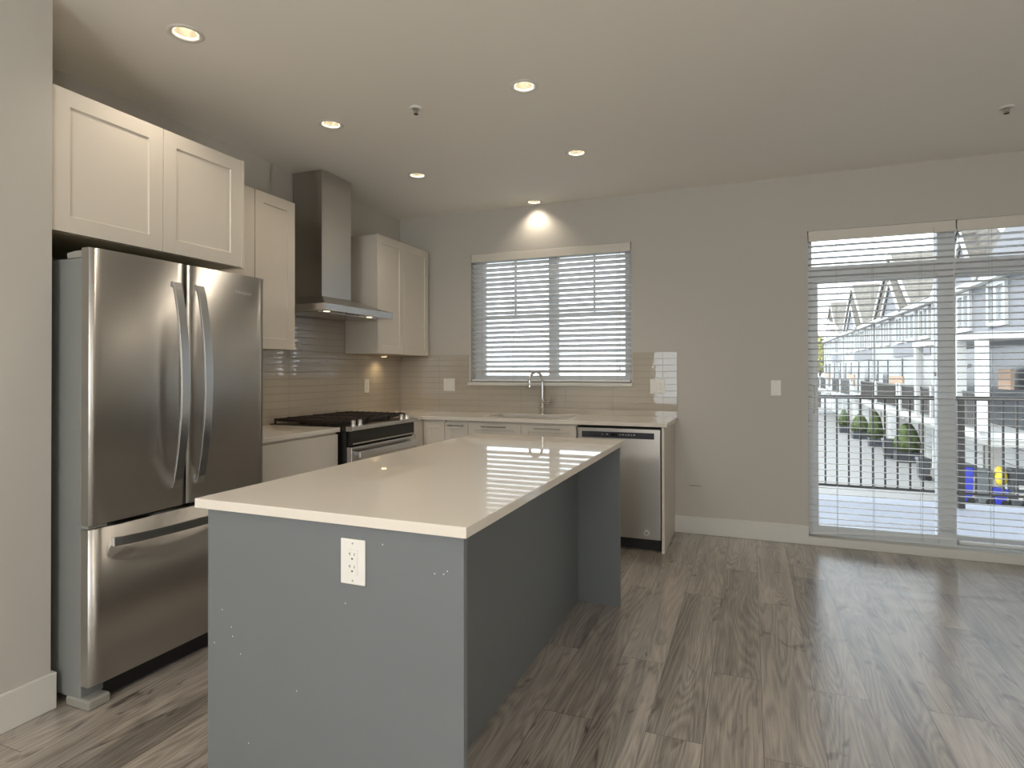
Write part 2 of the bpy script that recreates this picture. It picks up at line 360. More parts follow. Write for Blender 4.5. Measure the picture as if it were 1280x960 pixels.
    def build(s, name, mats, parent=None, bevel=0.0, seg=2, weld=True):
        if not isinstance(mats, (list, tuple)): mats = [mats]
        if parent is not None:
            o0 = parent; org = Vector((0, 0, 0))
            while o0 is not None: org += o0.location; o0 = o0.parent
        else:
            xs = [v[0] for v in s.v]; ys = [v[1] for v in s.v]; zs = [v[2] for v in s.v]
            org = Vector(((min(xs)+max(xs))/2, (min(ys)+max(ys))/2, min(zs)))
        me = bpy.data.meshes.new(name)
        me.from_pydata([(v[0]-org.x, v[1]-org.y, v[2]-org.z) for v in s.v], [], s.f)
        for m_ in mats: me.materials.append(M[m_] if isinstance(m_, str) else m_)
        for p, i, sm in zip(me.polygons, s.mi, s.sm): p.material_index = i; p.use_smooth = sm
        bm = bmesh.new(); bm.from_mesh(me)
        bmesh.ops.recalc_face_normals(bm, faces=bm.faces); bm.to_mesh(me); bm.free()
        o = bpy.data.objects.new(name, me); COL.objects.link(o)
        if parent is not None: o.parent = parent
        else: o.location = org
        if bevel > 0:
            b = o.modifiers.new('bevel', 'BEVEL'); b.width = bevel; b.segments = seg; b.limit_method = 'ANGLE'; b.angle_limit = math.radians(40)
            b.harden_normals = False
        return o
def tag(o, label=None, cat=None, group=None, kind=None):
    if label: o['label'] = label
    if cat: o['category'] = cat
    if group: o['group'] = group
    if kind: o['kind'] = kind
    return o
def thing(name, loc, label, cat, group=None):
    o = bpy.data.objects.new(name, None); COL.objects.link(o); o.location = loc; o.empty_display_size = 0.1
    return tag(o, label, cat, group)
def struct(o, label=None, cat=None):
    return tag(o, label, cat, kind='structure')
def B(*a, **k): return MB().box(*a, **k)

ZC = 2.7306
KC = 0.914
# ------------------------------------------------------------------ room shell
XR, YF = 5.95, -9.0
struct(B(-0.3, XR+0.2, YF-0.2, 0.2, -0.12, 0.0).build('floor', 'floor'), 'grey-brown oak plank floor of the room', 'floor')

LIGHTS = [(0.876, -3.053), (2.051, -2.067), (0.837, -2.056), (2.048, -1.073), (0.834, -1.078), (1.398, -0.093)]
LIGHTS_FILL = [(2.05, -4.3), (3.9, -4.6), (5.2, -4.6), (2.05, -6.6), (3.9, -6.6), (5.2, -6.6)]  # extra downlights out of view, added as fill
ALL_L = LIGHTS+LIGHTS_FILL
HS = 0.075; HR = 0.056
def make_ceiling():
    def cuts(vals, lo, hi):
        pts = {lo, hi}
        for v in vals: pts.add(round(v-HS, 4)); pts.add(round(v+HS, 4))
        return sorted(pts)
    mb = MB(); z = ZC
    # big plain slab above, thin perforated skin below
    rects = [(x-HS, x+HS, y-HS, y+HS) for x, y in ALL_L]
    ys = cuts([y for _, y in ALL_L], YF-0.2, 0.2)
    for j in range(len(ys)-1):
        y0, y1 = ys[j], ys[j+1]; ym = (y0+y1)/2
        xs = {-0.3, XR+0.2}
        inside = [r for r in rects if r[2] < ym < r[3]]
        for r in inside: xs.add(r[0]); xs.add(r[1])
        xs = sorted(xs)
        for i in range(len(xs)-1):
            xm = (xs[i]+xs[i+1])/2
            if any(r[0] < xm < r[1] for r in inside): continue
            mb.add([(xs[i], y0, z), (xs[i+1], y0, z), (xs[i+1], y1, z), (xs[i], y1, z)], [(0, 3, 2, 1)])
    n = 32
    for x, y in ALL_L:
        v = []
        for i in range(n):
            t = 2*PI*i/n; c, s_ = math.cos(t), math.sin(t); k = HS/max(abs(c), abs(s_))
            v.append((x+HR*c, y+HR*s_, z)); v.append((x+k*c, y+k*s_, z))
        mb.add(v, [(2*i, 2*i+1, (2*i+3) % (2*n), (2*i+2) % (2*n)) for i in range(n)])
        for sx in (-1, 1):
            for sy_ in (-1, 1): pass
    # slab body above the cans
    mb.box(-0.3, XR+0.2, YF-0.2, 0.2, ZC+0.14, ZC+0.3)
    return struct(mb.build('ceiling', 'ceiling'), 'flat off-white ceiling with round downlights', 'ceiling')
make_ceiling()
struct(B(-0.1, 6.3, -9.4, 0.6, ZC+0.32, 4.6).build('trim_2', 'stucco'), 'unseen upper storey block added above the room to cast shade', 'storey')  # solid block out of view, there only to cast the house's shade
struct(B(-0.1, 6.3, -9.4, 0.2, -2.74, -0.14).build('trim_3', 'stucco'), 'ground floor storey below the room', 'storey')

WX0, WX1, WZ0, WZ1 = 0.7506, 2.2084, 1.182, 2.3402
DX0, DX1, DZ1 = 3.509, 5.30, 2.311
def back_wall():
    us = [-0.3, WX0, WX1, DX0, DX1, XR+0.2]; vs = [0.0, WZ0, WZ1-0.001 if False else DZ1, WZ1, ZC+0.14]
    def fil(i, j):
        if i == 1 and j in (1, 2): return False
        if i == 3 and j in (0, 1): return False
        return True
    mb = MB().grid(us, vs, fil, 0.0, 0.2, 'xz')
    struct(mb.build('wall_back', 'wall'), 'greige painted wall with the kitchen window and sliding door', 'wall')
back_wall()
struct(B(-0.3, 0.0, YF-0.2, 0.0, 0, ZC+0.14).build('wall_left', 'wall'), 'greige wall behind the range', 'wall')
struct(B(0.0, 0.633, YF, -3.433, 0, ZC).build('wall_side', 'wall'), 'greige wall end beside the refrigerator', 'wall')
struct(B(XR, XR+0.2, YF, 0.0, 0, ZC+0.14).build('wall_right', 'wall'), 'greige wall on the right side of the room', 'wall')
FW = (1.0, 5.2, 0.25, 2.35)
struct(MB().grid([0.0, FW[0], FW[1], XR], [0, FW[2], FW[3], ZC+0.14], lambda i, j: not (i == 1 and j == 1), YF-0.2, YF, 'xz').build('wall_front', 'wall'),
       'greige wall around the added window', 'wall')
# small wall step above the left cabinets
struct(B(0.0, 0.03, -3.43, -1.70, 2.05, ZC).build('trim_1', 'wall'), 'shallow wall step above the left upper cabinet', 'wall step')
# baseboards
bb = MB().grid([2.5405, 3.509], [0, 0.138], lambda i, j: True, -0.014, 0.0, 'xz')
struct(bb.build('baseboard_back', 'trim', bevel=0.004), 'white baseboard between the dishwasher end panel and the sliding door', 'baseboard')
struct(MB().prism([(0.633, -9.0), (0.6474, -9.0), (0.6474, -3.419), (0.40, -3.419), (0.40, -3.433), (0.633, -3.433)], 'z', 0.0, 0.1379).build('baseboard_left', 'trim', bevel=0.003),
       'white baseboard along the wall end by the refrigerator', 'baseboard')
struct(B(XR-0.014, XR, YF, 0, 0, 0.138).build('baseboard_right', 'trim', bevel=0.004), 'white baseboard on the right wall', 'baseboard')
struct(B(DX1, XR-0.014, -0.014, 0, 0, 0.138).build('baseboard_corner', 'trim', bevel=0.004), 'white baseboard right of the sliding door', 'baseboard')

# unseen window added for fill daylight; its left edge follows the tile reflection
wf = thing('fill_window', (3.4, YF-0.1, FW[2]), 'wide white framed window added behind the camera for daylight', 'window'); struct(wf)
mb = MB()
for x in (FW[0], 2.8-0.03, 4.0-0.03, FW[1]-0.06): mb.box(x, x+0.06, YF-0.14, YF-0.06, FW[2], FW[3])
for z in (FW[2], FW[3]-0.06): mb.box(FW[0], FW[1], YF-0.14, YF-0.06, z, z+0.06)
mb.build('window_frame', 'vinyl', wf, bevel=0.004)
B(FW[0]+0.02, FW[1]-0.02, YF-0.105, YF-0.099, FW[2]+0.02, FW[3]-0.02).build('glass_pane', 'glass', wf)

# ------------------------------------------------------------------ kitchen window and sill
k = thing('window_1', ((WX0+WX1)/2, 0.12, WZ0), 'white vinyl kitchen window behind the closed slat blind', 'window'); struct(k)
mb = MB(); Y0, Y1 = 0.095, 0.165
mb.grid([WX0, WX0+0.09, 1.465, 1.546, WX1-0.07, WX1], [WZ0, WZ0+0.06, WZ1-0.06, WZ1], lambda i, j: i in (0, 2, 4) or j in (0, 2), Y0, Y1, 'xz')
mb.build('window_frame', 'vinyl', k, bevel=0.004)
mb = MB()
for x in (1.138, 1.869): mb.box(x-0.009, x+0.009, 0.124, 0.142, 1.78, WZ1-0.06)
for a, b in ((WX0+0.09, 1.465), (1.546, WX1-0.07)): mb.box(a, b, 0.1245, 0.1415, 1.77, 1.79)
mb.build('muntin', 'vinyl', k)
B(WX0+0.05, WX1-0.05, 0.130, 0.136, WZ0+0.03, WZ1-0.03).build('glass_pane', 'glass', k)
struct(B(WX0-0.022, WX1+0.012, -0.028, 0.10, WZ0-0.030, WZ0).build('trim_4', 'trim', bevel=0.004), 'white painted sill under the kitchen window', 'window sill')

def blind(name, x0, x1, yc, ztop, zbot, tilt, val_h, label, cords, pull=None, droop=0.0, pitch=0.0445, group=None):
    t = thing(name, ((x0+x1)/2, yc, zbot), label, 'window blind', group)
    MB().box(x0, x1, yc-0.034, yc-0.022, ztop-val_h, ztop).build('valance', 'valance', t, bevel=0.003)
    MB().box(x0+0.005, x1-0.005, yc-0.020, yc+0.025, ztop-0.05, ztop-0.005).build('headrail', 'slat', t, bevel=0.003)
    sl = MB(); z = ztop-val_h+0.012; wd = 0.0255
    zend = zbot+0.05
    c, s_ = math.cos(tilt), math.sin(tilt)
    zs = []
    while z > zend: zs.append(z); z -= pitch
    for q, z in enumerate(zs):
        dz = 0.0
        if droop and q >= len(zs)-1: dz = droop*0.5*(q-len(zs)+2)
        # inner (room side, -y) edge is higher; slightly crowned slat
        prof = [(-wd, 0.0), (-wd*0.5, 0.0016), (0, 0.0022), (wd*0.5, 0.0016), (wd, 0.0)]
        th = 0.0028
        top = [(a, b+th/2) for a, b in prof]; bot = [(a, b-th/2) for a, b in reversed(prof)]
        ring = [(yc+a*c+b*s_, z-a*s_+b*c) for a, b in top+bot]
        n = len(ring)
        v = [(x0+0.004, y_, z_) for y_, z_ in ring]+[(x1-0.004, y_, z_+dz) for y_, z_ in ring]
        f = [tuple(range(n)), tuple(range(2*n-1, n-1, -1))]+[(i, n+i, n+(i+1) % n, (i+1) % n) for i in range(n)]
        sl.add(v, f)
    sl.build('slats', 'slat', t)
    zr = zbot
    if droop:
        r = MB(); n = 10
        for i in range(n):
            a0, a1 = i/n, (i+1)/n
            for a, b in ((a0, a1),):
                h0 = zr+droop*math.sin(a*PI/2)**0.8; h1 = zr+droop*math.sin(b*PI/2)**0.8
                xx0 = x0+0.004+(x1-x0-0.008)*a; xx1 = x0+0.004+(x1-x0-0.008)*b
                v = [(xx0, yc-0.024, h0), (xx0, yc+0.024, h0-0.012), (xx0, yc+0.024, h0+0.004), (xx0, yc-0.024, h0+0.016),
                     (xx1, yc-0.024, h1-0.0), (xx1, yc+0.024, h1-0.012), (xx1, yc+0.024, h1+0.004), (xx1, yc-0.024, h1+0.016)]
                r.add(v, [(0, 1, 2, 3), (7, 6, 5, 4), (0, 4, 5, 1), (1, 5, 6, 2), (2, 6, 7, 3), (3, 7, 4, 0)])
        r.build('bottom_rail', 'slat', t)
    else:
        MB().box(x0+0.004, x1-0.004, yc-0.025, yc+0.025, zr, zr+0.018).build('bottom_rail', 'slat', t, bevel=0.004)
    for x in cords:
        for y_ in (yc-0.027, yc+0.027): MB().cyl((x, y_, zbot+0.01), (x, y_, ztop-0.05), 0.0011, n=6).build('ladder_cord', 'cord', t)
    if pull:
        px, pz = pull
        p = MB().cyl((px, yc-0.036, pz+0.03), (px, yc-0.036, ztop-0.04), 0.0013, n=6).build('pull_cord', 'cord', t)
        MB().lathe((px, yc-0.036, pz), [(0.001, 0.034), (0.004, 0.03), (0.0075, 0.004), (0.006, 0)], n=12, close=True).build('tassel', 'slat', p)
    return t
blind('slat_blind', WX0+0.006, WX1-0.006, 0.030, WZ1-0.002, WZ0+0.006, math.radians(29), 0.072,
      'white slat blind tilted nearly shut in the kitchen window above the sink', (0.86, 1.165, 1.77, 2.09), (2.115, 1.285), pitch=0.0435)

# ------------------------------------------------------------------ sliding door
dr = thing('door_1', ((DX0+DX1)/2, 0.1, 0), 'white sliding patio door with a transom leading to the balcony', 'door'); struct(dr)
MXa, MXb = 4.33, 4.435
mb = MB().grid([DX0, DX0+0.035, MXa, MXb, DX1-0.035, DX1], [0.0, 0.075, 1.955, 2.058, DZ1-0.03, DZ1], lambda i, j: i in (0, 4) or j in (0, 2, 4) or (i == 2), 0.075, 0.17, 'xz')
mb.build('door_frame', 'vinyl', dr, bevel=0.004)
def sash(x0, x1, y0, y1, z0, z1, st, name='sliding_panel'):
    o = MB().grid([x0, x0+st, x1-st, x1], [z0, z0+0.06, z1-0.045, z1], lambda i, j: i in (0, 2) or j in (0, 2), y0, y1, 'xz').build(name, 'vinyl', dr, bevel=0.004)
    B(x0+st-0.008, x1-st+0.008, (y0+y1)/2-0.003, (y0+y1)/2+0.003, z0+0.05, z1-0.04).build('glass_pane', 'glass', o)
    return o
sp = sash(DX0+0.02, 4.39, 0.085, 0.115, 0.068, 1.975, 0.055)
sash(4.34, DX1-0.02, 0.125, 0.155, 0.068, 1.975, 0.05, 'fixed_panel')
B(DX0+0.03, MXa+0.01, 0.12, 0.126, 2.05, DZ1-0.02).build('transom_glass', 'glass', dr)
B(MXb-0.01, DX1-0.03, 0.12, 0.126, 2.05, DZ1-0.02).build('transom_glass', 'glass', dr)
mb = MB().tube([(3.556, 0.086, 1.175), (3.560, 0.062, 1.165), (3.566, 0.056, 1.07), (3.560, 0.062, 0.975), (3.556, 0.086, 0.965)], 0.009, n=8)
mb.box(3.535, 3.57, 0.080, 0.0855, 0.955, 1.185)
mb.build('door_handle', 'plastic', dr)
struct(B(DX0-0.003, DX1, -0.016, 0.075, 0.0, 0.062).build('trim_5', 'trim', bevel=0.004), 'white sill board under the sliding door', 'door sill')
blind('slat_blind', DX0+0.006, 4.419, 0.030, DZ1-0.002, 0.076, math.radians(5), 0.077,
      'white slat blind hanging over the left half of the sliding door, its bottom rail crooked', (3.70, 3.93, 4.22), (4.294, 1.24), droop=0.045)
blind('slat_blind', 4.427, DX1-0.006, 0.030, DZ1-0.002, 0.098, math.radians(5), 0.077,
      'white slat blind hanging over the right half of the sliding door', (4.62, 4.86, 5.12))

# ------------------------------------------------------------------ backsplash
us = [0.008, WX0-0.022, WX1+0.012, 2.572]; vs = [KC, WZ0-0.030, 1.431]
tag(MB().grid(us, vs, lambda i, j: not (i == 1 and j == 1), -0.009, -0.001, 'xz').build('tile_backsplash', 'tile_b'),
    'glossy greige strip tile backsplash below and beside the kitchen window', 'backsplash')
tag(MB().grid([-2.53, -1.785, -0.85, 0.0], [KC, 1.424, 1.80], lambda i, j: j == 0 or i == 1, 0.001, 0.009, 'yz').build('tile_backsplash', 'tile_l'),
    'glossy greige strip tile backsplash behind the range and up to the hood', 'backsplash')

# ------------------------------------------------------------------ worktops
SL = 0.028
tag(MB().grid([0.009, 0.618], [-2.50, -1.689], lambda i, j: True, KC-SL, KC, 'xy').build('quartz_worktop', 'quartz', bevel=0.002),
    'short white quartz worktop between the refrigerator and the range', 'worktop')
SX0, SX1, SY0, SY1 = 1.12, 1.80, -0.49, -0.13
tag(MB().grid([0.009, 0.618, SX0, SX1, 2.575], [-0.862, -0.641, SY0, SY1, -0.009],
    lambda i, j: (i == 0) or (j >= 1 and not (i == 2 and j == 2)), KC-SL, KC, 'xy').build('quartz_worktop', 'quartz', bevel=0.002),
    'long white quartz worktop under the kitchen window with the sink cut into it', 'worktop')

# island
IX0, IX1, IY0, IY1 = 1.6013, 2.4857, -3.6166, -1.7132
tag(MB().grid([IX0, IX1], [IY0, IY1], lambda i, j: True, 0.8862, KC, 'xy').build('island_worktop', 'quartz', bevel=0.002),
    'large white quartz slab on top of the grey island', 'worktop')
isl = thing('kitchen_island', (2.05, -2.66, 0), 'charcoal grey kitchen island with a knee space under its white top', 'kitchen island')
PY0 = IY0+0.010; PXL, PXR = 1.645, 2.474
ep = MB().box(PXL, PXR, PY0, PY0+0.019, 0.0, 0.8858)
sp_ = MB()
for px_, pz_ in ((2.245, 0.845), (2.395, 0.79), (2.43, 0.80), (2.42, 0.792), (2.13, 0.68), (1.70, 0.60), (1.735, 0.555), (1.74, 0.53), (1.77, 0.485), (1.97, 0.42), (1.67, 0.50), (1.80, 0.24)):
    sp_.lathe((px_, PY0-0.0004, pz_), [(0.0016, 0.0), (0.0016, 0.0005)], n=8, axis='y', close=True, m=1)
ep.add(sp_.v, sp_.f, 1)
e1 = ep.build('end_panel', ['grey', 'speck'], isl)
FY = -1.667
B(PXL, 2.452, FY, FY+0.019, 0.0, 0.8858).build('end_panel', 'grey', isl, bevel=0.001)
B(2.199, 2.217, PY0+0.0195, FY-0.0005, 0.0, 0.8858).build('back_panel', 'grey', isl, bevel=0.001)
B(PXL+0.03, 2.1985, PY0+0.0195, FY-0.0005, 0.09, 0.8855).build('carcass', 'grey', isl)
B(PXL+0.09, 2.1980, PY0+0.02, FY-0.001, 0.0, 0.0895).build('toe_kick', 'blackm', isl)
for i in range(3):
    a = PY0+0.022+i*0.640; d = MB(); sgn = 1
    # doors on the range side, facing -x
    x = PXL+0.0105
    d.box(x, x+0.019, a, a+0.634, 0.10, 0.875)
    dd = d.build('door', 'grey', isl, bevel=0.0015)
    MB().cyl((x-0.028, a+0.22, 0.82), (x-0.028, a+0.42, 0.82), 0.005, n=10).cyl((x-0.028, a+0.24, 0.82), (x, a+0.24, 0.82), 0.004, n=8).cyl((x-0.028, a+0.40, 0.82), (x, a+0.40, 0.82), 0.004, n=8).build('handle', 'nickel', dd)

def wall_plate(name, face, c, gangs, label, w=None):
    """face '-y' : c=(x,y_face,z); '+x' : c=(x_face,y,z). gangs: list of 'outlet'/'rocker'"""
    n = len(gangs); wd = (w or (0.070 if n == 1 else 0.116))/2; h = 0.0585
    t = thing(name, (c[0], c[1], c[2]-h), label, 'switch' if gangs[0] == 'rocker' else 'socket')
    def bx(mb, a0, a1, z0, z1, d0, d1):
        if face == '-y': mb.box(c[0]+a0, c[0]+a1, c[1]-d1, c[1]-d0, c[2]+z0, c[2]+z1)
        else: mb.box(c[0]+d0, c[0]+d1, c[1]+a0, c[1]+a1, c[2]+z0, c[2]+z1)
        return mb
    bx(MB(), -wd, wd, -h, h, 0, 0.006).build('wall_plate', 'plastic', t, bevel=0.0025)
    for i, g in enumerate(gangs):
        a = 0 if n == 1 else (-0.024 if i == 0 else 0.024)
        if g == 'rocker':
            bx(MB(), a-0.0165, a+0.0165, -0.033, 0.033, 0.006, 0.0085).build('rocker', 'plastic', t, bevel=0.0015)
        else:
            r = bx(MB(), a-0.0165, a+0.0165, -0.033, 0.033, 0.006, 0.0078).build('receptacle', 'plastic', t, bevel=0.0008)
            s_ = MB()
            for zc in (0.017, -0.015):
                bx(s_, a-0.0078, a-0.0062, zc+0.000, zc+0.008, 0.0078, 0.0081)
                bx(s_, a-0.0110, a-0.0070, zc+0.0035, zc+0.0050, 0.0078, 0.0081)
                bx(s_, a+0.0062, a+0.0078, zc+0.000, zc+0.0075, 0.0078, 0.0081)
                if face == '-y': s_.lathe((c[0]+a, c[1]-0.0081, c[2]+zc-0.008), [(0.0026, 0), (0.0026, 0.0003)], n=12, axis='y', close=True)
                else: s_.lathe((c[0]+0.0078, c[1]+a, c[2]+zc-0.008), [(0.0026, 0), (0.0026, 0.0003)], n=12, axis='x', close=True)
            s_.build('slot', 'slot', r)
    for i in range(n):
        a = 0 if n == 1 else (-0.024 if i == 0 else 0.024)
        for z in (-0.048, 0.048): bx(MB(), a-0.002, a+0.002, z-0.002, z+0.002, 0.006, 0.0066).build('screw', 'foot', t)
    return t
wall_plate('power_outlet', '-y', (2.157, PY0, 0.792), ['outlet'], 'white power outlet on the near end panel of the grey island', w=0.076)
wall_plate('light_switch', '-y', (0.534, -0.008, 1.155), ['rocker', 'rocker'], 'white double rocker switch on the tiles left of the kitchen window')
wall_plate('power_outlet', '-y', (2.419, -0.008, 1.155), ['rocker', 'outlet'], 'white double plate with switch and socket on the tiles right of the kitchen window')
wall_plate('light_switch', '-y', (3.292, 0.0, 1.151), ['rocker'], 'white rocker switch on the painted wall left of the sliding door')
wall_plate('power_outlet', '+x', (0.008, -0.552, 1.152), ['outlet'], 'white power outlet on the tiles right of the range')

# ------------------------------------------------------------------ refrigerator
FX = 0.799; FYa, FYb = -3.397, -2.531
fr = thing('refrigerator', (0.42, (FYa+FYb)/2, 0), 'stainless steel french door refrigerator with a bottom freezer drawer', 'refrigerator')
B(0.06, 0.742, FYa+0.004, FYb-0.004, 0.035, 1.722).build('cabinet_body', 'fridge_side', fr, bevel=0.004)
B(0.10, 0.747, FYa+0.02, FYb-0.02, 0.08, 1.715).build('door_gasket', 'gasket', fr)
def fridge_panel(name, y0, y1, z0, z1, bow=0.004):
    """gently bowed front, rounded vertical edges"""
    n = 18; mb = MB(); th = 0.050; v = []
    for k_ in range(n+1):
        t = k_/n; y = y0+(y1-y0)*t
        e = min(t, 1-t)*(y1-y0); rr = 0.012
        back = 0.0 if e >= rr else rr-math.sqrt(max(0, rr*rr-(rr-e)**2))
        x = FX+bow*math.sin(PI*t)-bow*0.5-back*0.6
        v += [(x, y, z0), (x, y, z1), (FX-th, y, z1), (FX-th, y, z0)]
    f = []
    for k_ in range(n):
        a = 4*k_; b = a+4
        for i in range(4): f.append((a+i, a+(i+1) % 4, b+(i+1) % 4, b+i))
    front = [ff for i, ff in enumerate(f) if i % 4 == 0]; rest = [ff for i, ff in enumerate(f) if i % 4]
    mb.add(v, f+[(0, 1, 2, 3), (4*n+3, 4*n+2, 4*n+1, 4*n)])
    for i in range(len(mb.f)): mb.sm[i] = False
    for i in range(0, 4*n, 4): mb.sm[i] = True
    return mb.build(name, 'steel', fr)
dl = fridge_panel('door', FYa, -2.984, 0.700, 1.757)
dR = fridge_panel('door', -2.978, FYb, 0.700, 1.757)
dw = fridge_panel('freezer_drawer', FYa, FYb, 0.090, 0.684)
def bow_handle(y, z0, z1, parent, w=0.040):
    mb = MB(); n = 26; v = []
    for i in range(n+1):
        t = i/n; z = z0+(z1-z0)*t; o = 0.006+0.058*math.sin(PI*t)**0.75; th = 0.012
        v += [(FX+o, y-w/2, z), (FX+o, y+w/2, z), (FX+o+th, y+w/2, z), (FX+o+th, y-w/2, z)]
    f = [(0, 1, 2, 3), (4*n+3, 4*n+2, 4*n+1, 4*n)]
    for i in range(n):
        a = 4*i; b = a+4
        for k_ in range(4): f.append((a+k_, a+(k_+1) % 4, b+(k_+1) % 4, b+k_))
    mb.add(v, f)
    for z in (z0+0.012, z1-0.012): mb.box(FX-0.003, FX+0.016, y-w/2+0.003, y+w/2-0.003, z-0.011, z+0.011)
    return mb.build('handle', 'handle', parent, bevel=0.002)
bow_handle(-3.045, 0.785, 1.672, dl); bow_handle(-2.928, 0.785, 1.672, dR)
def drawer_handle():
    mb = MB(); n = 26; v = []; y0, y1 = -3.316, -2.612; z = 0.622; h = 0.036
    for i in range(n+1):
        t = i/n; y = y0+(y1-y0)*t; o = 0.006+0.046*math.sin(PI*t)**0.75; th = 0.012
        v += [(FX+o, y, z-h/2), (FX+o, y, z+h/2), (FX+o+th, y, z+h/2), (FX+o+th, y, z-h/2)]
    f = [(0, 1, 2, 3), (4*n+3, 4*n+2, 4*n+1, 4*n)]
    for i in range(n):
        a = 4*i; b = a+4
        for k_ in range(4): f.append((a+k_, a+(k_+1) % 4, b+(k_+1) % 4, b+k_))
    mb.add(v, f)
    for y in (y0+0.012, y1-0.012): mb.box(FX-0.003, FX+0.016, y-0.011, y+0.011, z-h/2+0.003, z+h/2-0.003)
    mb.build('handle', 'handle', dw, bevel=0.002)
drawer_handle()
for y0, y1 in ((FYa+0.004, FYa+0.07), (FYb-0.07, FYb-0.004)):
    MB().prism([(0.655, 1.7225), (0.77, 1.7225), (0.77, 1.750), (0.70, 1.750), (0.655, 1.745)], 'y', y0, y1).build('hinge_cover', 'foot', fr, bevel=0.003)
    MB().box(0.66, FX-0.004, y0-0.004, y1+0.015, 0.0, 0.040).build('foot', 'foot', fr, bevel=0.008)
B(0.70, 0.755, FYa+0.09, FYb-0.09, 0.012, 0.075).build('kick_grille', 'blackm', fr)
B(0.7475, 0.785, FYa+0.004, FYa+0.075, 0.686, 0.698).build('hinge', 'foot', fr)
def text_mesh(body, size, mat_, parent, origin, rot, name='lettering', ext=0.0004):
    cu = bpy.data.curves.new('t', 'FONT'); cu.body = body; cu.size = size; cu.extrude = ext; cu.align_x = 'CENTER'
    to = bpy.data.objects.new('t', cu); COL.objects.link(to)
    dg = bpy.context.evaluated_depsgraph_get(); me = bpy.data.meshes.new_from_object(to.evaluated_get(dg))
    bpy.data.objects.remove(to)
    me.materials.clear(); me.materials.append(M[mat_]); me.name = name
    o = bpy.data.objects.new(name, me); COL.objects.link(o); o.parent = parent
    org = Vector((0, 0, 0)); q = parent
    while q is not None: org += q.location; q = q.parent
    o.location = Vector(origin)-org; o.rotation_euler = rot
    return o
M['logo'] = mat('chrome_lettering', (0.85, 0.85, 0.85, 1), 0.3, 1.0, bump=0.01)
text_mesh('Whirlpool', 0.024, 'logo', dR, (FX+0.0022, -2.668, 1.662), (PI/2, 0, PI/2))

# ------------------------------------------------------------------ upper cabinets
def upper(name, x1, y0, y1, z0, z1, doors, label, loc_filler=None):
    t = thing(name, (x1/2, (y0+y1)/2, z0), label, 'cabinet')
    B(0.009 if x1 > 0.5 else 0.009, x1-0.0205, y0, y1, z0+0.002, z1-0.002).build('carcass', 'cab', t, bevel=0.001)
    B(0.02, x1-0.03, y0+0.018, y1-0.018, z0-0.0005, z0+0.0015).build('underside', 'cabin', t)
    for a, b in doors:
        MB().shaker('+x', a, b, z0, z1, x1, rail=0.066).build('door', 'cab', t, bevel=0.0012)
    return t
g1 = 0.0015
t = upper('wall_cabinet', 0.625, -3.430, -2.499, 1.832, 2.395, [(-3.430+g1, -2.962-g1), (-2.962+g1, -2.515)],
      'wide white two door cabinet mounted over the refrigerator')
B(0.02, 0.627, -2.5145, -2.496, 1.828, 2.397).build('side_panel', 'cab', t, bevel=0.001)
t = upper('wall_cabinet', 0.33, -2.40, -1.787, 1.424, 2.390, [(-2.125, -1.787)],
      'narrow tall white cabinet between the refrigerator cabinet and the range hood')
B(0.308, 0.328, -2.495, -2.128, 1.424, 2.390).build('filler_panel', 'cab', t, bevel=0.001)
t = upper('wall_cabinet', 0.33, -0.8486, -0.036, 1.424, 2.390, [(-0.8486, -0.457-g1), (-0.457+g1, -0.036)],
      'white two door wall cabinet in the corner right of the range hood')

puck = MB().cyl((0.10, -0.42, 1.4085), (0.10, -0.42, 1.4228), 0.03, n=20).build('cabinet_light', 'plastic', t)
MB().cyl((0.10, -0.42, 1.4075), (0.10, -0.42, 1.4084), 0.024, n=20).build('lens', 'hoodlamp', puck)
l = bpy.data.lights.new('cabinet_light_beam', 'SPOT'); l.energy = 2.2; l.color = (1, 0.74, 0.42); l.spot_size = math.radians(150); l.spot_blend = 0.9; l.shadow_soft_size = 0.02
o = bpy.data.objects.new('cabinet_light_beam', l); COL.objects.link(o); o.parent = t; o.location = Vector((0.10, -0.42, 1.404))-t.location

# ------------------------------------------------------------------ range hood
hd = thing('range_hood', (0.24, -1.27, 1.695), 'stainless chimney range hood above the gas range', 'range hood')
CY0, CY1 = -1.452, -1.118
HX = 0.487; HY0, HY1 = -1.682, -0.872; HZ0, HZ1 = 1.693, 1.741
B(0.0095, 0.272, CY0, CY1, 1.822, ZC-0.0005).build('chimney', 'steel_c', hd, bevel=0.0015)
mb = MB(); v = [(0.0095, HY0, HZ1), (HX, HY0, HZ1), (HX, HY1, HZ1), (0.0095, HY1, HZ1), (0.0095, CY0-0.004, 1.8215), (0.278, CY0-0.004, 1.8215), (0.278, CY1+0.004, 1.8215), (0.0095, CY1+0.004, 1.8215)]
mb.add(v, [(0, 1, 5, 4), (1, 2, 6, 5), (2, 3, 7, 6), (3, 0, 4, 7), (4, 5, 6, 7), (3, 2, 1, 0)]); mb.build('canopy_slope', 'steel_c', hd)
MB().box(0.0095, HX, HY0, HY1, HZ0, HZ1-0.0005).build('canopy_rim', 'steel_h', hd, bevel=0.002)
B(0.06, HX-0.09, HY0+0.05, HY1-0.05, HZ0-0.004, HZ0-0.0005).build('filter_panel', 'steel_h', hd)
for y in (-1.60, -1.11):
    MB().lathe((0.435, y, HZ0-0.003), [(0.026, 0.0025), (0.026, 0.0), (0.022, 0.0)], n=20, close=False).build('lamp_bezel', 'chrome', hd)
    MB().lathe((0.435, y, HZ0-0.0032), [(0.022, 0.001), (0.022, 0)], n=20, close=True).build('lamp_lens', 'hoodlamp', hd)
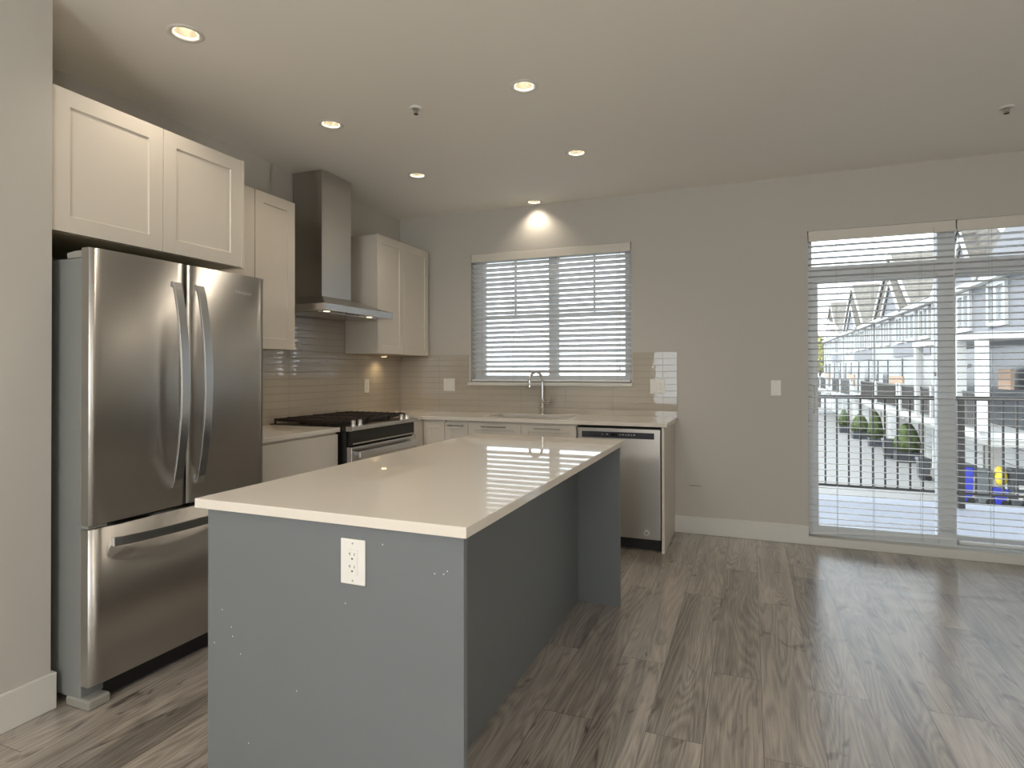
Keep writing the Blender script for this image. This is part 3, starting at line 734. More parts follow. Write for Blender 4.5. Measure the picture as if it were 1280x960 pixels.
for i in range(5): MB().cyl((0.45, -1.40+0.032*i, HZ0-0.004), (0.45, -1.40+0.032*i, HZ0), 0.008, n=12).build('button', 'blackm', hd)
def hood_light(y):
    l = bpy.data.lights.new('hood_lamp_light', 'SPOT'); l.energy = 3.0; l.color = (1, 0.75, 0.48); l.spot_size = math.radians(110); l.spot_blend = 0.6; l.shadow_soft_size = 0.02
    o = bpy.data.objects.new('hood_lamp_light', l); COL.objects.link(o); o.parent = hd; o.location = Vector((0.435, y, HZ0-0.012))-hd.location
hood_light(-1.60); hood_light(-1.11)

# ------------------------------------------------------------------ range
RX, RY0, RY1 = 0.712, -1.684, -0.867
rg = thing('gas_range', (0.36, (RY0+RY1)/2, 0), 'stainless and black gas range with cast iron grates under the hood', 'range')
B(0.03, 0.66, RY0, RY1, 0.06, 0.888).build('body', 'black', rg, bevel=0.002)
for x in (0.08, 0.58):
    for y in (RY0+0.05, RY1-0.05): MB().cyl((x, y, 0.0), (x, y, 0.0605), 0.018, n=12).build('foot', 'blackm', rg)
MB().box(0.012, RX-0.055, RY0+0.004, RY1-0.004, 0.8885, 0.918).build('cooktop', 'black', rg, bevel=0.003)
MB().prism([(RX-0.054, 0.889), (RX-0.010, 0.889), (RX, 0.894), (RX, 0.910), (RX-0.010, 0.9185), (RX-0.054, 0.9225)], 'y', RY0, RY1).build('front_lip', 'steel_h', rg, bevel=0.001)
B(0.6605, 0.684, RY0+0.012, RY1-0.012, 0.792, 0.8880).build('control_face', 'black', rg)
B(0.684, 0.690, RY0+0.03, RY1-0.03, 0.800, 0.808).build('trim_strip', 'steel_h', rg)
od = MB().box(0.6605, 0.700, RY0+0.006, RY1-0.006, 0.20, 0.785).build('oven_door', 'steel_h', rg, bevel=0.003)
B(0.7005, 0.7035, RY0+0.10, RY1-0.10, 0.30, 0.66).build('oven_window', 'black', od, bevel=0.001)
mb = MB().box(0.748, 0.764, RY0+0.01, RY1-0.02, 0.722, 0.760)
for y in (RY0+0.05, RY1-0.06): mb.box(0.698, 0.7485, y-0.012, y+0.012, 0.728, 0.752)
mb.build('handle', 'handle', od, bevel=0.003)
B(0.6605, 0.698, RY0+0.006, RY1-0.006, 0.07, 0.193).build('storage_drawer', 'steel_h', rg, bevel=0.003)
nb = [(-1.625, 0), (-1.555, 0), (-1.04, 0), (-0.965, 0)]
for y, _ in nb:
    MB().lathe((0.672, y, 0.9195), [(0.021, 0), (0.021, 0.004), (0.0155, 0.006), (0.0165, 0.030), (0.0145, 0.034), (0.0001, 0.034)], n=20).box(0.659, 0.685, y-0.0035, y+0.0035, 0.953, 0.960).build('knob', 'handle', rg)
bz = 0.9185
for x, y, r in ((0.19, -1.52, 0.042), (0.47, -1.52, 0.05), (0.33, -1.275, 0.055), (0.19, -1.03, 0.042), (0.47, -1.03, 0.05)):
    b_ = MB().lathe((x, y, bz), [(r, 0), (r, 0.008), (r*0.8, 0.012), (r*0.8, 0.018), (0.0001, 0.019)], n=24).build('burner', 'blackm', rg)
for gi, (a, b) in enumerate(((-1.672, -1.412), (-1.404, -1.144), (-1.136, -0.878))):
    g = MB(); x0, x1 = 0.045, 0.628; zt = 0.956; hw = 0.0055
    for y in (a+hw, b-hw): g.box(x0, x1, y-hw, y+hw, zt-0.020, zt)
    for x in (x0+hw, (x0+x1)/2, x1-hw): g.box(x-hw, x+hw, a, b, zt-0.019, zt-0.001)
    yc = (a+b)/2
    for i in range(9):
        x = x0+0.06+i*(x1-x0-0.12)/8; g.box(x-0.004, x+0.004, a, yc-0.035, zt-0.014, zt+0.004); g.box(x-0.004, x+0.004, yc+0.035, b, zt-0.014, zt+0.004)
    g.box(x0, x1, yc-0.004, yc+0.004, zt-0.014, zt+0.003)
    for x in (x0+hw, (x0+x1)/2, x1-hw):
        for y in (a+hw, b-hw): g.box(x-hw, x+hw, y-hw, y+hw, 0.9183, zt-0.018)
    g.build('grate', 'iron', rg, bevel=0.0015, seg=1)

# ------------------------------------------------------------------ base cabinets
def base(name, label, x0, x1, y0, y1, tk):
    return thing(name, ((x0+x1)/2, (y0+y1)/2, 0), label, 'cabinet')
c = base('base_cabinet', 'white drawer base cabinet between the refrigerator and the range', 0, 0.6, -2.5, -1.7, 0)
B(0.012, 0.594, -2.495, -1.707, 0.10, 0.8855).build('carcass', 'cab', c)
B(0.012, 0.53, -2.49, -1.712, 0.0, 0.0995).build('toe_kick', 'blackm', c)
for z0, z1 in ((0.605, 0.872), (0.36, 0.60), (0.105, 0.355)):
    B(0.5945, 0.6135, -2.493, -1.708, z0, z1).build('drawer', 'cab', c, bevel=0.0015)

c = base('base_cabinet', 'white corner cabinet with a filler strip right of the range', 0, 0.8, -0.86, 0, 0)
MB().prism([(0.012, -0.855), (0.594, -0.855), (0.594, -0.600), (0.806, -0.600), (0.806, -0.012), (0.012, -0.012)], 'z', 0.10, 0.8855).build('carcass', 'cab', c)
MB().prism([(0.012, -0.85), (0.53, -0.85), (0.53, -0.55), (0.80, -0.55), (0.80, -0.02), (0.012, -0.02)], 'z', 0.0, 0.0995).build('toe_kick', 'blackm', c)
B(0.5945, 0.6135, -0.858, -0.6205, 0.103, 0.878).build('filler_strip', 'cab', c, bevel=0.001)
MB().shaker('-y', 0.6165, 0.8105, 0.103, 0.872, -0.6185, rail=0.055).build('door', 'cab', c, bevel=0.0012)
def bar_handle(parent, x0, x1, yf, z):
    mb = MB().box(x0, x1, yf-0.030, yf-0.022, z-0.004, z+0.004)
    for x in (x0+0.012, x1-0.012): mb.box(x-0.004, x+0.004, yf-0.0225, yf+0.001, z-0.004, z+0.004)
    return mb.build('handle', 'nickel', parent, bevel=0.001)
def back_cab(label, x0, x1, doors):
    c = base('base_cabinet', label, x0, x1, -0.6, 0, 0)
    B(x0+0.0005, x1-0.0005, -0.599, -0.012, 0.10, 0.70).build('carcass', 'cab', c)
    B(x0+0.0005, x1-0.0005, -0.599, -0.58, 0.7005, 0.8855).build('face_rail', 'cab', c)
    B(x0+0.0005, x1-0.0005, -0.55, -0.02, 0.0, 0.0995).build('toe_kick', 'blackm', c)
    for a, b, h0, h1 in doors:
        d = MB().shaker('-y', a+0.0015, b-0.0015, 0.103, 0.872, -0.6185, rail=0.055).build('door', 'cab', c, bevel=0.0012)
        bar_handle(d, h0, h1, -0.6185, 0.846)
back_cab('narrow white base cabinet with one bar handle left of the sink cabinet', 0.812, 1.022, [(0.812, 1.022, 0.852, 0.99)])
back_cab('white two door sink cabinet below the kitchen faucet', 1.0225, 1.917, [(1.024, 1.474, 1.146, 1.357), (1.474, 1.916, 1.586, 1.795)])

# dishwasher
DWx0, DWx1 = 1.927, 2.529
d = thing('dishwasher', ((DWx0+DWx1)/2, -0.33, 0), 'stainless dishwasher with a dark control strip at the end of the counter', 'dishwasher')
B(DWx0, DWx1, -0.60, -0.03, 0.06, 0.872).build('tub', 'blackm', d)
dd = MB().box(DWx0+0.002, DWx1-0.002, -0.6345, -0.6005, 0.092, 0.866).build('door', 'steel', d, bevel=0.003)
cp = MB().box(DWx0+0.035, DWx1-0.045, -0.6375, -0.635, 0.798, 0.842).build('control_panel', 'panel', dd, bevel=0.0008)
for i, x in enumerate((2.11, 2.145, 2.24, 2.26, 2.28, 2.30, 2.32, 2.34)): B(x, x+0.010, -0.6379, -0.6375, 0.820, 0.825+0.003*(i % 2)).build('button', 'panel_txt', cp)
B(2.175, 2.225, -0.6379, -0.6375, 0.812, 0.832).build('display', 'black', cp)
bd = MB().lathe((2.431, -0.6355, 0.137), [(0.020, 0.0), (0.020, 0.0009)], n=28, axis='y', close=True).build('badge', 'plastic', dd)
MB().lathe((2.431, -0.6362, 0.137), [(0.016, 0.0), (0.016, 0.0005), (0.013, 0.0005), (0.013, 0.0)], n=28, axis='y').box(2.424, 2.438, -0.6360, -0.6356, 0.130, 0.143).build('badge_print', 'slot', bd)
B(DWx0+0.01, DWx1-0.01, -0.56, -0.54, 0.0, 0.088).build('kick_plate', 'blackm', d)
for x in (DWx0+0.05, DWx1-0.05): MB().cyl((x, -0.3, 0.0), (x, -0.3, 0.0605), 0.015, n=10).build('foot', 'blackm', d)
tag(B(2.533, 2.552, -0.6195, -0.001, 0.0, 0.8855).build('cabinet_end_panel', 'cab', bevel=0.001), 'white full height side panel closing the counter right of the dishwasher', 'end panel')

# sink + faucet
sk = thing('undermount_sink', ((SX0+SX1)/2, (SY0+SY1)/2, 0.705), 'stainless undermount sink set into the worktop below the window', 'sink')
mb = MB(); a0, a1, b0, b1 = SX0-0.004, SX1+0.004, SY0-0.004, SY1+0.004; zt, zb = KC-SL-0.0005, 0.712
o_ = [(a0-0.02, b0-0.02, zt), (a1+0.02, b0-0.02, zt), (a1+0.02, b1+0.02, zt), (a0-0.02, b1+0.02, zt)]
i_ = [(a0, b0, zt), (a1, b0, zt), (a1, b1, zt), (a0, b1, zt)]
l_ = [(a0+0.012, b0+0.012, zb), (a1-0.012, b0+0.012, zb), (a1-0.012, b1-0.012, zb), (a0+0.012, b1-0.012, zb)]
mb.add(o_+i_+l_, [(k_, (k_+1) % 4, 4+(k_+1) % 4, 4+k_) for k_ in range(4)]+[(4+k_, 4+(k_+1) % 4, 8+(k_+1) % 4, 8+k_) for k_ in range(4)]+[(8, 9, 10, 11)])
so_ = mb.build('bowl', 'steel_h', sk); md = so_.modifiers.new('s', 'SOLIDIFY'); md.thickness = 0.0015; md.offset = -1
MB().lathe(((SX0+SX1)/2, (SY0+SY1)/2, 0.714), [(0.045, 0), (0.042, 0.003), (0.03, 0.001), (0.0001, 0.001)], n=24).build('drain', 'chrome', sk)
fx, fy = 1.463, -0.072
fc = thing('kitchen_faucet', (fx, fy, KC), 'tall chrome gooseneck faucet behind the sink', 'faucet')
MB().lathe((fx, fy, KC), [(0.026, 0), (0.026, 0.006), (0.021, 0.010), (0.021, 0.12), (0.0145, 0.128), (0.0001, 0.128)], n=24).build('base', 'chrome', fc)
dv = Vector((-0.42, -0.91, 0)).normalized(); R_ = 0.078; pts = [(fx, fy, KC+0.12)]
for z in (1.08, 1.14, 1.185): pts.append((fx, fy, z))
for i in range(1, 13):
    t = PI*i/12*1.02; c_ = Vector((fx, fy, 1.195))+dv*(R_*(1-math.cos(t))); pts.append((c_.x, c_.y, 1.195+R_*math.sin(t)))
e = Vector(pts[-1]); pts.append((e.x, e.y, e.z-0.018))
MB().tube(pts, 0.0115, n=14).build('spout', 'chrome', fc)
e = Vector(pts[-1]); MB().lathe((e.x, e.y, e.z-0.028), [(0.0135, 0), (0.0145, 0.03), (0.012, 0.034)], n=16, close=True).build('spray_head', 'chrome', fc)
MB().cyl((fx+0.018, fy, 1.012), (fx+0.085, fy-0.004, 1.016), 0.0175, n=18).build('valve_body', 'chrome', fc)
MB().tube([(fx+0.075, fy-0.004, 1.018), (fx+0.085, fy-0.006, 1.04), (fx+0.094, fy-0.008, 1.078)], [0.006, 0.005, 0.0045], n=10).build('lever', 'chrome', fc)

# ------------------------------------------------------------------ ceiling fixtures
lab = ['round recessed downlight above the refrigerator, the largest and nearest one', 'round recessed downlight over the middle of the island, right of the smoke-coloured sprinkler',
       'round recessed downlight over the aisle in front of the narrow upper cabinet', 'round recessed downlight in the right row beyond the island, second from the back wall',
       'round recessed downlight over the aisle in front of the corner cabinet', 'round recessed downlight close to the back wall above the kitchen window']
lab[1] = 'round recessed downlight over the middle of the island, right of the ceiling sprinkler'
def downlight(x, y, label, power):
    t = thing('recessed_light', (x, y, ZC), label, 'ceiling light', 'recessed downlights in the kitchen ceiling')
    MB().lathe((x, y, ZC), [(0.054, 0.002), (0.052, -0.001), (0.056, -0.004), (0.070, -0.003), (0.074, 0.0)], n=36).build('trim_ring', 'plastic', t)
    MB().lathe((x, y, ZC), [(0.053, 0.0), (0.050, 0.02), (0.046, 0.045), (0.036, 0.075)], n=32).build('reflector', 'reflector', t)
    MB().lathe((x, y, ZC+0.055), [(0.036, 0.018), (0.034, 0.004), (0.02, 0.0), (0.0001, -0.001)], n=24).build('bulb', 'lamp', t)
    MB().lathe((x, y, ZC+0.004), [(0.049, 0.0), (0.047, 0.003), (0.044, 0.0)], n=32).build('baffle', 'lamp_ring', t)
    l = bpy.data.lights.new('downlight_light', 'SPOT'); l.energy = power; l.color = (1, 0.87, 0.71); l.spot_size = math.radians(125); l.spot_blend = 0.85; l.shadow_soft_size = 0.03
    o = bpy.data.objects.new('downlight_light', l); COL.objects.link(o); o.parent = t; o.location = (0, 0, -0.006)
for (x, y), lb in zip(LIGHTS, lab): downlight(x, y, lb, DOWNLIGHT_W*(0.75 if y > -0.5 else 1.0))
for i, (x, y) in enumerate(LIGHTS_FILL): downlight(x, y, 'round recessed downlight added out of view as fill, %s' % ['by the wall end near the refrigerator', 'centre of the near row', 'right of the near row', 'left of the far row', 'centre of the far row', 'right of the far row'][i], DOWNLIGHT_W*1.6)
def globe(x, y, label):  # unseen fill lamps, added to brighten the room from behind the camera
    t = thing('added_globe_light', (x, y, ZC-0.95), label, 'ceiling light', 'added globe lights behind the camera')
    MB().lathe((x, y, ZC), [(0.0001, -0.03), (0.06, -0.025), (0.065, 0.0)], n=24).build('canopy', 'plastic', t)
    MB().cyl((x, y, ZC-0.03), (x, y, ZC-0.66), 0.008, n=10).build('stem', 'nickel', t)
    R_ = 0.15; g_ = MB().lathe((x, y, ZC-0.80), [(max(0.0001, R_*math.sin(PI*i/16)), -R_*math.cos(PI*i/16)) for i in range(17)], n=32).build('fill_globe', 'opal', t)
    g_.visible_shadow = True
    return t
for x, y, lb in ((1.9, -6.0, 'left globe light added as fill behind the camera'), (4.3, -5.9, 'right globe light added as fill behind the camera'), (3.1, -7.9, 'far globe light added as fill near the added window')): globe(x, y, lb)
def sprinkler(x, y, label):
    t = thing('fire_sprinkler', (x, y, ZC), label, 'sprinkler', 'ceiling sprinklers')
    MB().lathe((x, y, ZC), [(0.036, 0.0), (0.034, -0.004), (0.018, -0.010), (0.014, -0.006)], n=28).build('escutcheon', 'plastic', t)
    mb = MB().cyl((x, y, ZC-0.006), (x, y, ZC-0.026), 0.006, n=10)
    for s_ in (-1, 1): mb.tube([(x+0.010*s_, y, ZC-0.008), (x+0.013*s_, y, ZC-0.020), (x+0.003*s_, y, ZC-0.034)], 0.0022, n=6)
    mb.build('frame', 'foot', t)
    MB().lathe((x, y, ZC-0.037), [(0.0001, 0), (0.013, 0.001), (0.013, 0.003), (0.0001, 0.003)], n=16).build('deflector', 'slot', t)
sprinkler(1.413, -2.058, 'small pendent fire sprinkler on the ceiling between the downlights')
sprinkler(4.428, -0.847, 'small pendent fire sprinkler on the ceiling above the sliding door')
tag(B(2.66, 2.755, -0.004, 0.0, 0.372, 0.379).build('wall_strip', 'foot', bevel=0.001), 'thin low raised strip on the painted wall above the baseboard', 'strip')  # thin raised strip, greyer than the wall paint

# ------------------------------------------------------------------ balcony
struct(B(2.6, 6.6, 0.205, 2.12, -0.14, -0.02).build('floor_balcony', 'deck'), 'pale grey vinyl balcony floor outside the sliding door', 'balcony floor')
br = thing('balcony_railing', (4.6, 1.9, -0.02), 'dark metal balcony railing with thin vertical balusters', 'railing')
B(2.65, 6.5, 1.88, 1.93, 0.995, 1.035).build('top_rail', 'rail', br, bevel=0.004)
B(2.65, 6.5, 1.89, 1.92, 0.110, 0.135).build('bottom_rail', 'rail', br, bevel=0.002)
x = 3.086
while x < 6.45:
    if abs(x-4.955) > 0.05: B(x-0.008, x+0.008, 1.897, 1.913, 0.1355, 0.9945).build('baluster', 'rail', br)
    x += 0.1045
for x in (2.70, 4.955, 6.45): B(x-0.028, x+0.028, 1.877, 1.933, -0.02, 0.9948).build('post', 'rail', br, bevel=0.003)

# ------------------------------------------------------------------ street
GZ = -2.75
struct(B(-60, 80, 0.7, 160, GZ-0.2, GZ).build('ground', 'asphalt'), 'pale paved lane between the townhouse rows', 'ground')

TX = 10.16
def townhouse(i, label):
    dy = 12.75*i; y0 = 24.4+dy if i >= 0 else 14.6; y1 = 37.1+dy; XB = 19.0 if i >= 0 else 14.3
    t = thing('townhouse', (14.5, (y0+y1)/2, GZ), label, 'townhouse', 'townhouses in the row across the lane')
    # upper two storeys and recessed ground floor
    mb = MB().box(TX, XB, y0, y1, -0.4, 4.3)
    mb.build('wall', 'siding_g_shade' if i < 0 else 'siding_w', t)  # nearest wall takes the grey: shade put into its white siding
    MB().box(TX+0.5, XB-0.1, y0+0.05, y1-0.05, GZ, -0.401).build('ground_floor_wall', 'garage', t)
    # main gabled roof, ridge running back from the street
    ap = 32.5+dy; zr = 7.45; hw = 4.55; ov = TX-0.05
    mb = MB(); zl = 4.25
    a, b = ap-hw, ap+hw
    for (ya, za, yb, zb) in ((a, zl, ap, zr), (ap, zr, b, zl)):
        v = [(ov, ya, za), (XB+0.3, ya, za), (XB+0.3, yb, zb), (ov, yb, zb)]
        v += [(p_[0], p_[1], p_[2]+0.16) for p_ in v]
        mb.add(v, [(0, 3, 2, 1), (4, 5, 6, 7), (0, 1, 5, 4), (1, 2, 6, 5), (2, 3, 7, 6), (3, 0, 4, 7)])
    # front skirt roof along the rest of the facade
    for ya, yb in ((y0, max(a+0.1, y0+0.3)),):
        mb.add([(TX-0.3, ya, 4.25), (TX+3.5, ya, 6.4), (TX+3.5, yb, 6.4), (TX-0.3, yb, 4.25), (TX-0.3, ya, 4.1), (TX+3.5, ya, 4.1), (TX+3.5, yb, 4.1), (TX-0.3, yb, 4.1)],
               [(0, 1, 2, 3), (4, 7, 6, 5), (0, 3, 7, 4), (1, 0, 4, 5), (3, 2, 6, 7), (2, 1, 5, 6)])
    mb.build('roof', 'shingle', t)
    MB().prism([(a+0.1, 4.3), (b-0.1, 4.3), (ap, zr-0.05)], 'x', TX+0.02, TX+0.25).build('gable_wall', 'shingle', t)
    rk = MB()
    for (ya, za, yb, zb) in ((b, zl, ap, zr), (a, zl, ap, zr)):
        d_ = Vector((0, yb-ya, zb-za)); L_ = d_.length/2; n_ = Vector((0, -d_.z, d_.y)).normalized()
        if n_.z < 0: n_ = -n_
        rk.obox((ov-0.03, (ya+yb)/2, (za+zb)/2+0.06), (0.03, 0, 0), d_.normalized()*L_, n_*0.13)
    rk.build('rake_board', 'ext_trim', t)
    # small front dormer gable
    gy = 30.8+dy if i >= 0 else 19.6; gw = 2.05 if i >= 0 else 1.35; gh = 5.8
    d0 = TX-0.30
    MB().prism([(gy-gw, 4.15), (gy+gw, 4.15), (gy, gh)], 'x', d0, TX+2.2).build('dormer_gable', 'siding_g_shade', t)
    dm = MB()
    for s_ in (-1, 1):
        d_ = Vector((0, -s_*gw, gh-4.15)); n_ = Vector((0, s_*(gh-4.15), gw)).normalized()
        dm.obox(((d0-0.06+TX+2.2)/2, gy+s_*gw/2, (4.15+gh)/2+0.05), ((TX+2.2-d0+0.06)/2, 0, 0), d_*0.54, n_*0.06)
    dm.build('dormer_roof', 'shingle', t)
    for s_ in (-1, 1):
        d_ = Vector((0, -s_*gw, gh-4.15)); n_ = Vector((0, s_*(gh-4.15), gw)).normalized()
        MB().obox((d0-0.09, gy+s_*gw/2, (4.15+gh)/2+0.05), (0.03, 0, 0), d_*0.54, n_*0.09).build('dormer_rake', 'ext_trim', t)
    # eave band
    B(TX-0.32, TX-0.02, y0, y1-0.02, 4.02, 4.20).build('fascia', 'ext_trim', t)
    # upper windows in white bays
    def window(yc, w_, z0, z1, xf=TX):
        f = MB().grid([yc-w_/2-0.14, yc-w_/2, yc-0.05, yc+0.05, yc+w_/2, yc+w_/2+0.14], [z0-0.14, z0, z1, z1+0.14],
                      lambda p_, q_: p_ in (0, 2, 4) or q_ in (0, 2), xf-0.10, xf-0.005, 'yz').build('window', 'ext_trim', t)
        B(xf-0.03, xf-0.006, yc-w_/2, yc+w_/2, z0, z1).build('pane', 'ext_win', f)
    for yc, w_ in ((25.6, 1.2), (28.0, 1.6), (30.2, 1.2), (33.2, 1.1), (35.4, 1.1)):
        if yc+dy > y0+0.9: window(yc+dy, w_, 2.75, 3.85)
    # grey storey band
    B(TX-0.06, TX-0.001, y0+0.3, y1-5.5, 1.95, 2.55).build('siding_band', 'siding_g_shade', t)
    # covered deck openings
    for yc, w_ in ((26.7, 1.3), (30.0, 0.5), (33.7, 1.2), (36.1, 0.5)):
        if yc+dy < y0+0.8 or i < 0: continue
        dd_ = B(TX-0.05, TX-0.003, yc-w_/2+dy, yc+w_/2+dy, -0.3, 1.85).build('deck_door', 'ext_dark', t)
    # deck
    dk = MB().box(TX-1.25, TX+0.49, y0+0.2, y0+9.6, -0.62, -0.40).build('deck', 'ext_trim', t)
    B(TX-1.0, TX+0.49, y0+0.3, y0+9.5, -0.80, -0.625).build('deck_beam', 'stucco', t)
    rl = MB().box(TX-1.22, TX-1.16, y0+0.25, y0+9.75, 0.60, 0.66).box(TX-1.21, TX-1.17, y0+0.25, y0+9.75, -0.32, -0.28)
    yy = y0+0.3
    while yy < y0+9.7: rl.box(TX-1.20, TX-1.18, yy-0.014, yy+0.014, -0.28, 0.60); yy += 0.13
    rl.build('railing', 'rail', t)
    for yy in (y0+0.35, y0+5.0, y0+9.6): B(TX-1.27, TX-1.11, yy-0.08, yy+0.08, -0.40, 0.72).build('railing_post', 'ext_trim', t)
    pp = (24.75+dy, 27.3+dy, TX-1.05, 0.25, 1.0) if i >= 0 else (15.7, 16.6, TX-0.3, 0.72, 1.3)
    B(pp[2], pp[2]+0.08, pp[0], pp[1], pp[3], pp[4]).build('privacy_panel', 'tan', t)
    # garage doors and downpipe
    for yc in (26.4+dy, 30.2+dy, 34.4+dy):
        if yc < y0+1.3: continue
        g = MB()
        for q in range(4): g.box(TX+0.44, TX+0.485, yc-1.25, yc+1.25, GZ+0.02+q*0.54, GZ+0.02+q*0.54+0.52)
        g.build('garage_door', 'ext_trim', t, bevel=0.01, seg=1)
    MB().cyl((TX-0.08, y1-0.2, GZ), (TX-0.08, y1-0.2, 4.0), 0.06, n=8).build('downpipe', 'ext_trim', t)
    if i < 0:
        # big front gable of the nearest house and its covered deck
        MB().prism([(14.6, 4.3), (17.95, 4.3), (14.6, 5.85)], 'x', TX-0.35, TX+3).build('front_gable', 'siding_g_shade', t)
        B(TX-1.35, TX-0.005, 14.6, 21.6, 2.12, 2.30).build('deck_canopy', 'ext_trim', t)
        for yy in (21.3, 16.6, 14.8): B(TX-1.34, TX-1.10, yy-0.14, yy+0.14, -0.4, 2.12).build('deck_post', 'ext_trim', t)
        B(TX-0.04, TX-0.002, 15.0, 21.0, -0.38, 2.0).build('deck_glazing', 'ext_dark', t)
        MB().tube([(TX-0.9, 18.6, -0.4), (TX-0.9, 18.6, 1.15), (TX-0.9, 18.2, 1.3), (TX-0.9, 16.9, 1.4)], 0.07, n=8).build('arbour_bar', 'ext_trim', t)
townhouse(-1, 'nearest white townhouse across the lane, seen through the right door panel')
townhouse(0, 'white townhouse with a blue-grey dormer, second in the row across the lane')
townhouse(1, 'third white townhouse along the lane, its roof stepping down')
townhouse(2, 'fourth and farthest white townhouse of the row, next to the yellow tree')

def leaf_blob(mb, c, rx, rz, n, size, conic=0.0, seed=0):
    rd = random.Random(seed)
    for i in range(n):
        zt = rd.random(); ph = rd.random()*2*PI
        if conic: rr = rx*(1-zt)**0.55*(0.82+0.22*rd.random())*(0.6+0.4*min(1, zt*6)); z = c[2]+rz*2*zt
        else:
            th = math.acos(2*zt-1); rr = rx*math.sin(th)*(0.7+0.35*rd.random()); z = c[2]+rz+rz*math.cos(th)*(0.8+0.25*rd.random())
        p_ = Vector((c[0]+rr*math.cos(ph), c[1]+rr*math.sin(ph), z))
        a = Vector((rd.uniform(-1, 1), rd.uniform(-1, 1), rd.uniform(-1, 1))).normalized()*size*rd.uniform(0.6, 1.2)
        b = a.cross(Vector((rd.uniform(-1, 1), rd.uniform(-1, 1), rd.uniform(-1, 1)))).normalized()*size*0.6
        mb.add([p_-a, p_+b, p_+a, p_-b], [(0, 1, 2, 3)])
def shrub(x, y, h, r, label, seed, m_='leaf'):
    t = thing('potted_shrub', (x, y, GZ), label, 'shrub', 'clipped evergreen shrubs along the garages')
    MB().box(x-r*0.75, x+r*0.75, y-r*0.75, y+r*0.75, GZ, GZ+0.45).build('planter', 'pot', t, bevel=0.02)
    MB().cyl((x, y, GZ+0.40), (x, y, GZ+0.75), 0.05, n=8).build('trunk', 'bark', t)
    mb = MB(); prof = [(0.001, h-0.05), (r*0.35, h*0.93), (r*0.62, h*0.78), (r*0.8, h*0.58), (r*0.86, h*0.42), (r*0.6, 0.42), (0.001, 0.40)]
    mb.lathe((x, y, GZ), prof, n=14); leaf_blob(mb, (x, y, GZ+0.42), r, (h-0.45)/2, 900, 0.07, conic=1, seed=seed)
    mb.build('foliage', m_, t)
shrub(9.50, 25.83, 1.72, 0.60, 'rounded cone shaped dark green shrub nearest the door, beside a dark bin', 1)
shrub(9.20, 31.2, 1.85, 0.42, 'pointed cone shaped light green shrub, second from the nearest', 2)
shrub(9.09, 35.2, 1.45, 0.55, 'broad rounded green shrub, third from the nearest', 3)
shrub(8.70, 38.6, 1.5, 0.36, 'slender dark green shrub, farthest of the clipped ones', 4)
def bin_(name, x, y, h, w_, m_, label, lidm=None, arrow=False):
    t = thing(name, (x, y, GZ), label, 'bin', None)
    v = []
    for z, k_ in ((0.06, 0.80), (h, 1.0)):
        v += [(x-w_/2*k_, y-w_/2*k_, GZ+z), (x+w_/2*k_, y-w_/2*k_, GZ+z), (x+w_/2*k_, y+w_/2*k_, GZ+z), (x-w_/2*k_, y+w_/2*k_, GZ+z)]
    MB().add(v, [(3, 2, 1, 0), (4, 5, 6, 7), (0, 1, 5, 4), (1, 2, 6, 5), (2, 3, 7, 6), (3, 0, 4, 7)]).build('body', m_, t, bevel=0.02)
    MB().prism([(x-w_/2-0.03, GZ+h+0.002), (x+w_/2+0.03, GZ+h+0.002), (x+w_/2, GZ+h+0.07), (x-w_/2, GZ+h+0.10)], 'y', y-w_/2-0.02, y+w_/2+0.02).build('lid', lidm or m_, t, bevel=0.01)
    for s_ in (-1, 1): MB().cyl((x+w_*0.3, y+s_*w_*0.42, GZ+0.10), (x+w_*0.3, y+s_*(w_*0.42+0.05), GZ+0.10), 0.10, n=16).build('wheel', 'blackm', t)
    if arrow:
        yy = y-w_/2-0.012
        MB().add([(x-0.14, yy, GZ+h*0.42), (x, yy, GZ+h*0.22), (x+0.14, yy, GZ+h*0.42), (x-0.14, yy+0.004, GZ+h*0.42), (x, yy+0.004, GZ+h*0.22), (x+0.14, yy+0.004, GZ+h*0.42)],
                 [(0, 1, 2), (5, 4, 3), (0, 3, 4, 1), (1, 4, 5, 2), (2, 5, 3, 0)]).box(x-0.12, x+0.12, yy, yy+0.004, GZ+h*0.55, GZ+h*0.66).build('arrow_mark', 'plastic', t)
    return t
bin_('wheelie_bin', 9.0, 21.0, 0.72, 0.40, 'bin_dark', 'dark bin standing alone in front of the nearest shrub')
bin_('wheelie_bin', 8.98, 26.7, 0.80, 0.50, 'bin_dark', 'dark bin standing between the two nearest shrubs')
bin_('wheelie_bin', 9.16, 17.05, 1.10, 0.38, 'bin_blue', 'blue recycling bin with a dark lid beside the dark railing post', 'bin_dark')
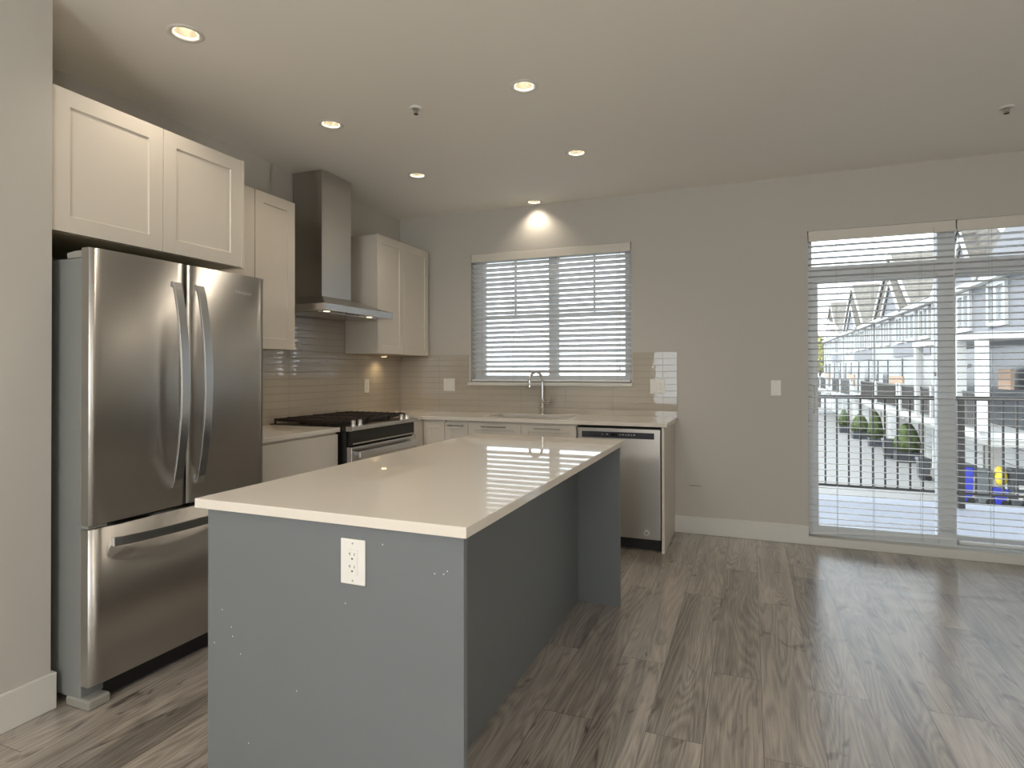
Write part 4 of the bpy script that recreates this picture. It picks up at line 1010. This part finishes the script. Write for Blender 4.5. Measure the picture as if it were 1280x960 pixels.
bin_('wheelie_bin', 9.58, 16.9, 0.98, 0.38, 'bin_grey', 'plain grey bin between the two blue bins')
bin_('wheelie_bin', 9.94, 16.8, 0.45, 0.32, 'bin_blue', 'small blue bin under the yellow bag')
bin_('wheelie_bin', 10.34, 16.7, 1.05, 0.42, 'bin_dark', 'dark grey bin with a white arrow mark on its front', arrow=True)
bg_ = MB(); rd = random.Random(3); n = 14; v = []
for j in range(9):
    th = PI*j/8
    for i2 in range(n):
        ph = 2*PI*i2/n; r_ = 0.19*(1+0.22*math.sin(3*ph+j)+0.1*rd.uniform(-1, 1)); v.append((9.97+r_*0.8*math.sin(th)*math.cos(ph), 16.8+r_*0.8*math.sin(th)*math.sin(ph), GZ+0.88-0.32*math.cos(th)))
f = [(j*n+i2, j*n+(i2+1) % n, (j+1)*n+(i2+1) % n, (j+1)*n+i2) for j in range(8) for i2 in range(n)]
bg_.add(v, f, smooth=True); tag(bg_.build('refuse_bag', 'bag'), 'crumpled yellow bag lying on top of the small blue bin', 'bag')

def tree(x, y, z, h, r, m_, label, seed, size=0.22, n=1600):
    t = thing('street_tree', (x, y, z), label, 'tree')
    MB().tube([(x, y, z), (x+0.1, y, z+h*0.4), (x, y+0.1, z+h*0.7)], [0.18, 0.13, 0.05], n=8).build('trunk', 'bark', t)
    mb = MB(); rd = random.Random(seed)
    for q in range(9):
        a = rd.random()*2*PI; rr = rd.uniform(0.1, 0.6)*r; leaf_blob(mb, (x+rr*math.cos(a), y+rr*math.sin(a), z+h*0.42+rd.random()*h*0.38), r*0.5, r*0.35, n//9, size, seed=seed*31+q)
    mb.build('foliage', m_, t)
tree(10.0, 67.0, GZ, 8.6, 2.2, 'leaf_y', 'yellow green tree at the far end of the townhouse row', 11, 0.26, 1800)
tree(6.8, 56.0, GZ, 3.0, 1.6, 'leaf_d', 'low bushy green tree at the far end of the lane', 12, 0.2, 1400)
tree(6.6, 72.0, GZ, 3.4, 2.6, 'leaf_d', 'wide dark green hedge tree closing the lane', 13, 0.25, 1400)
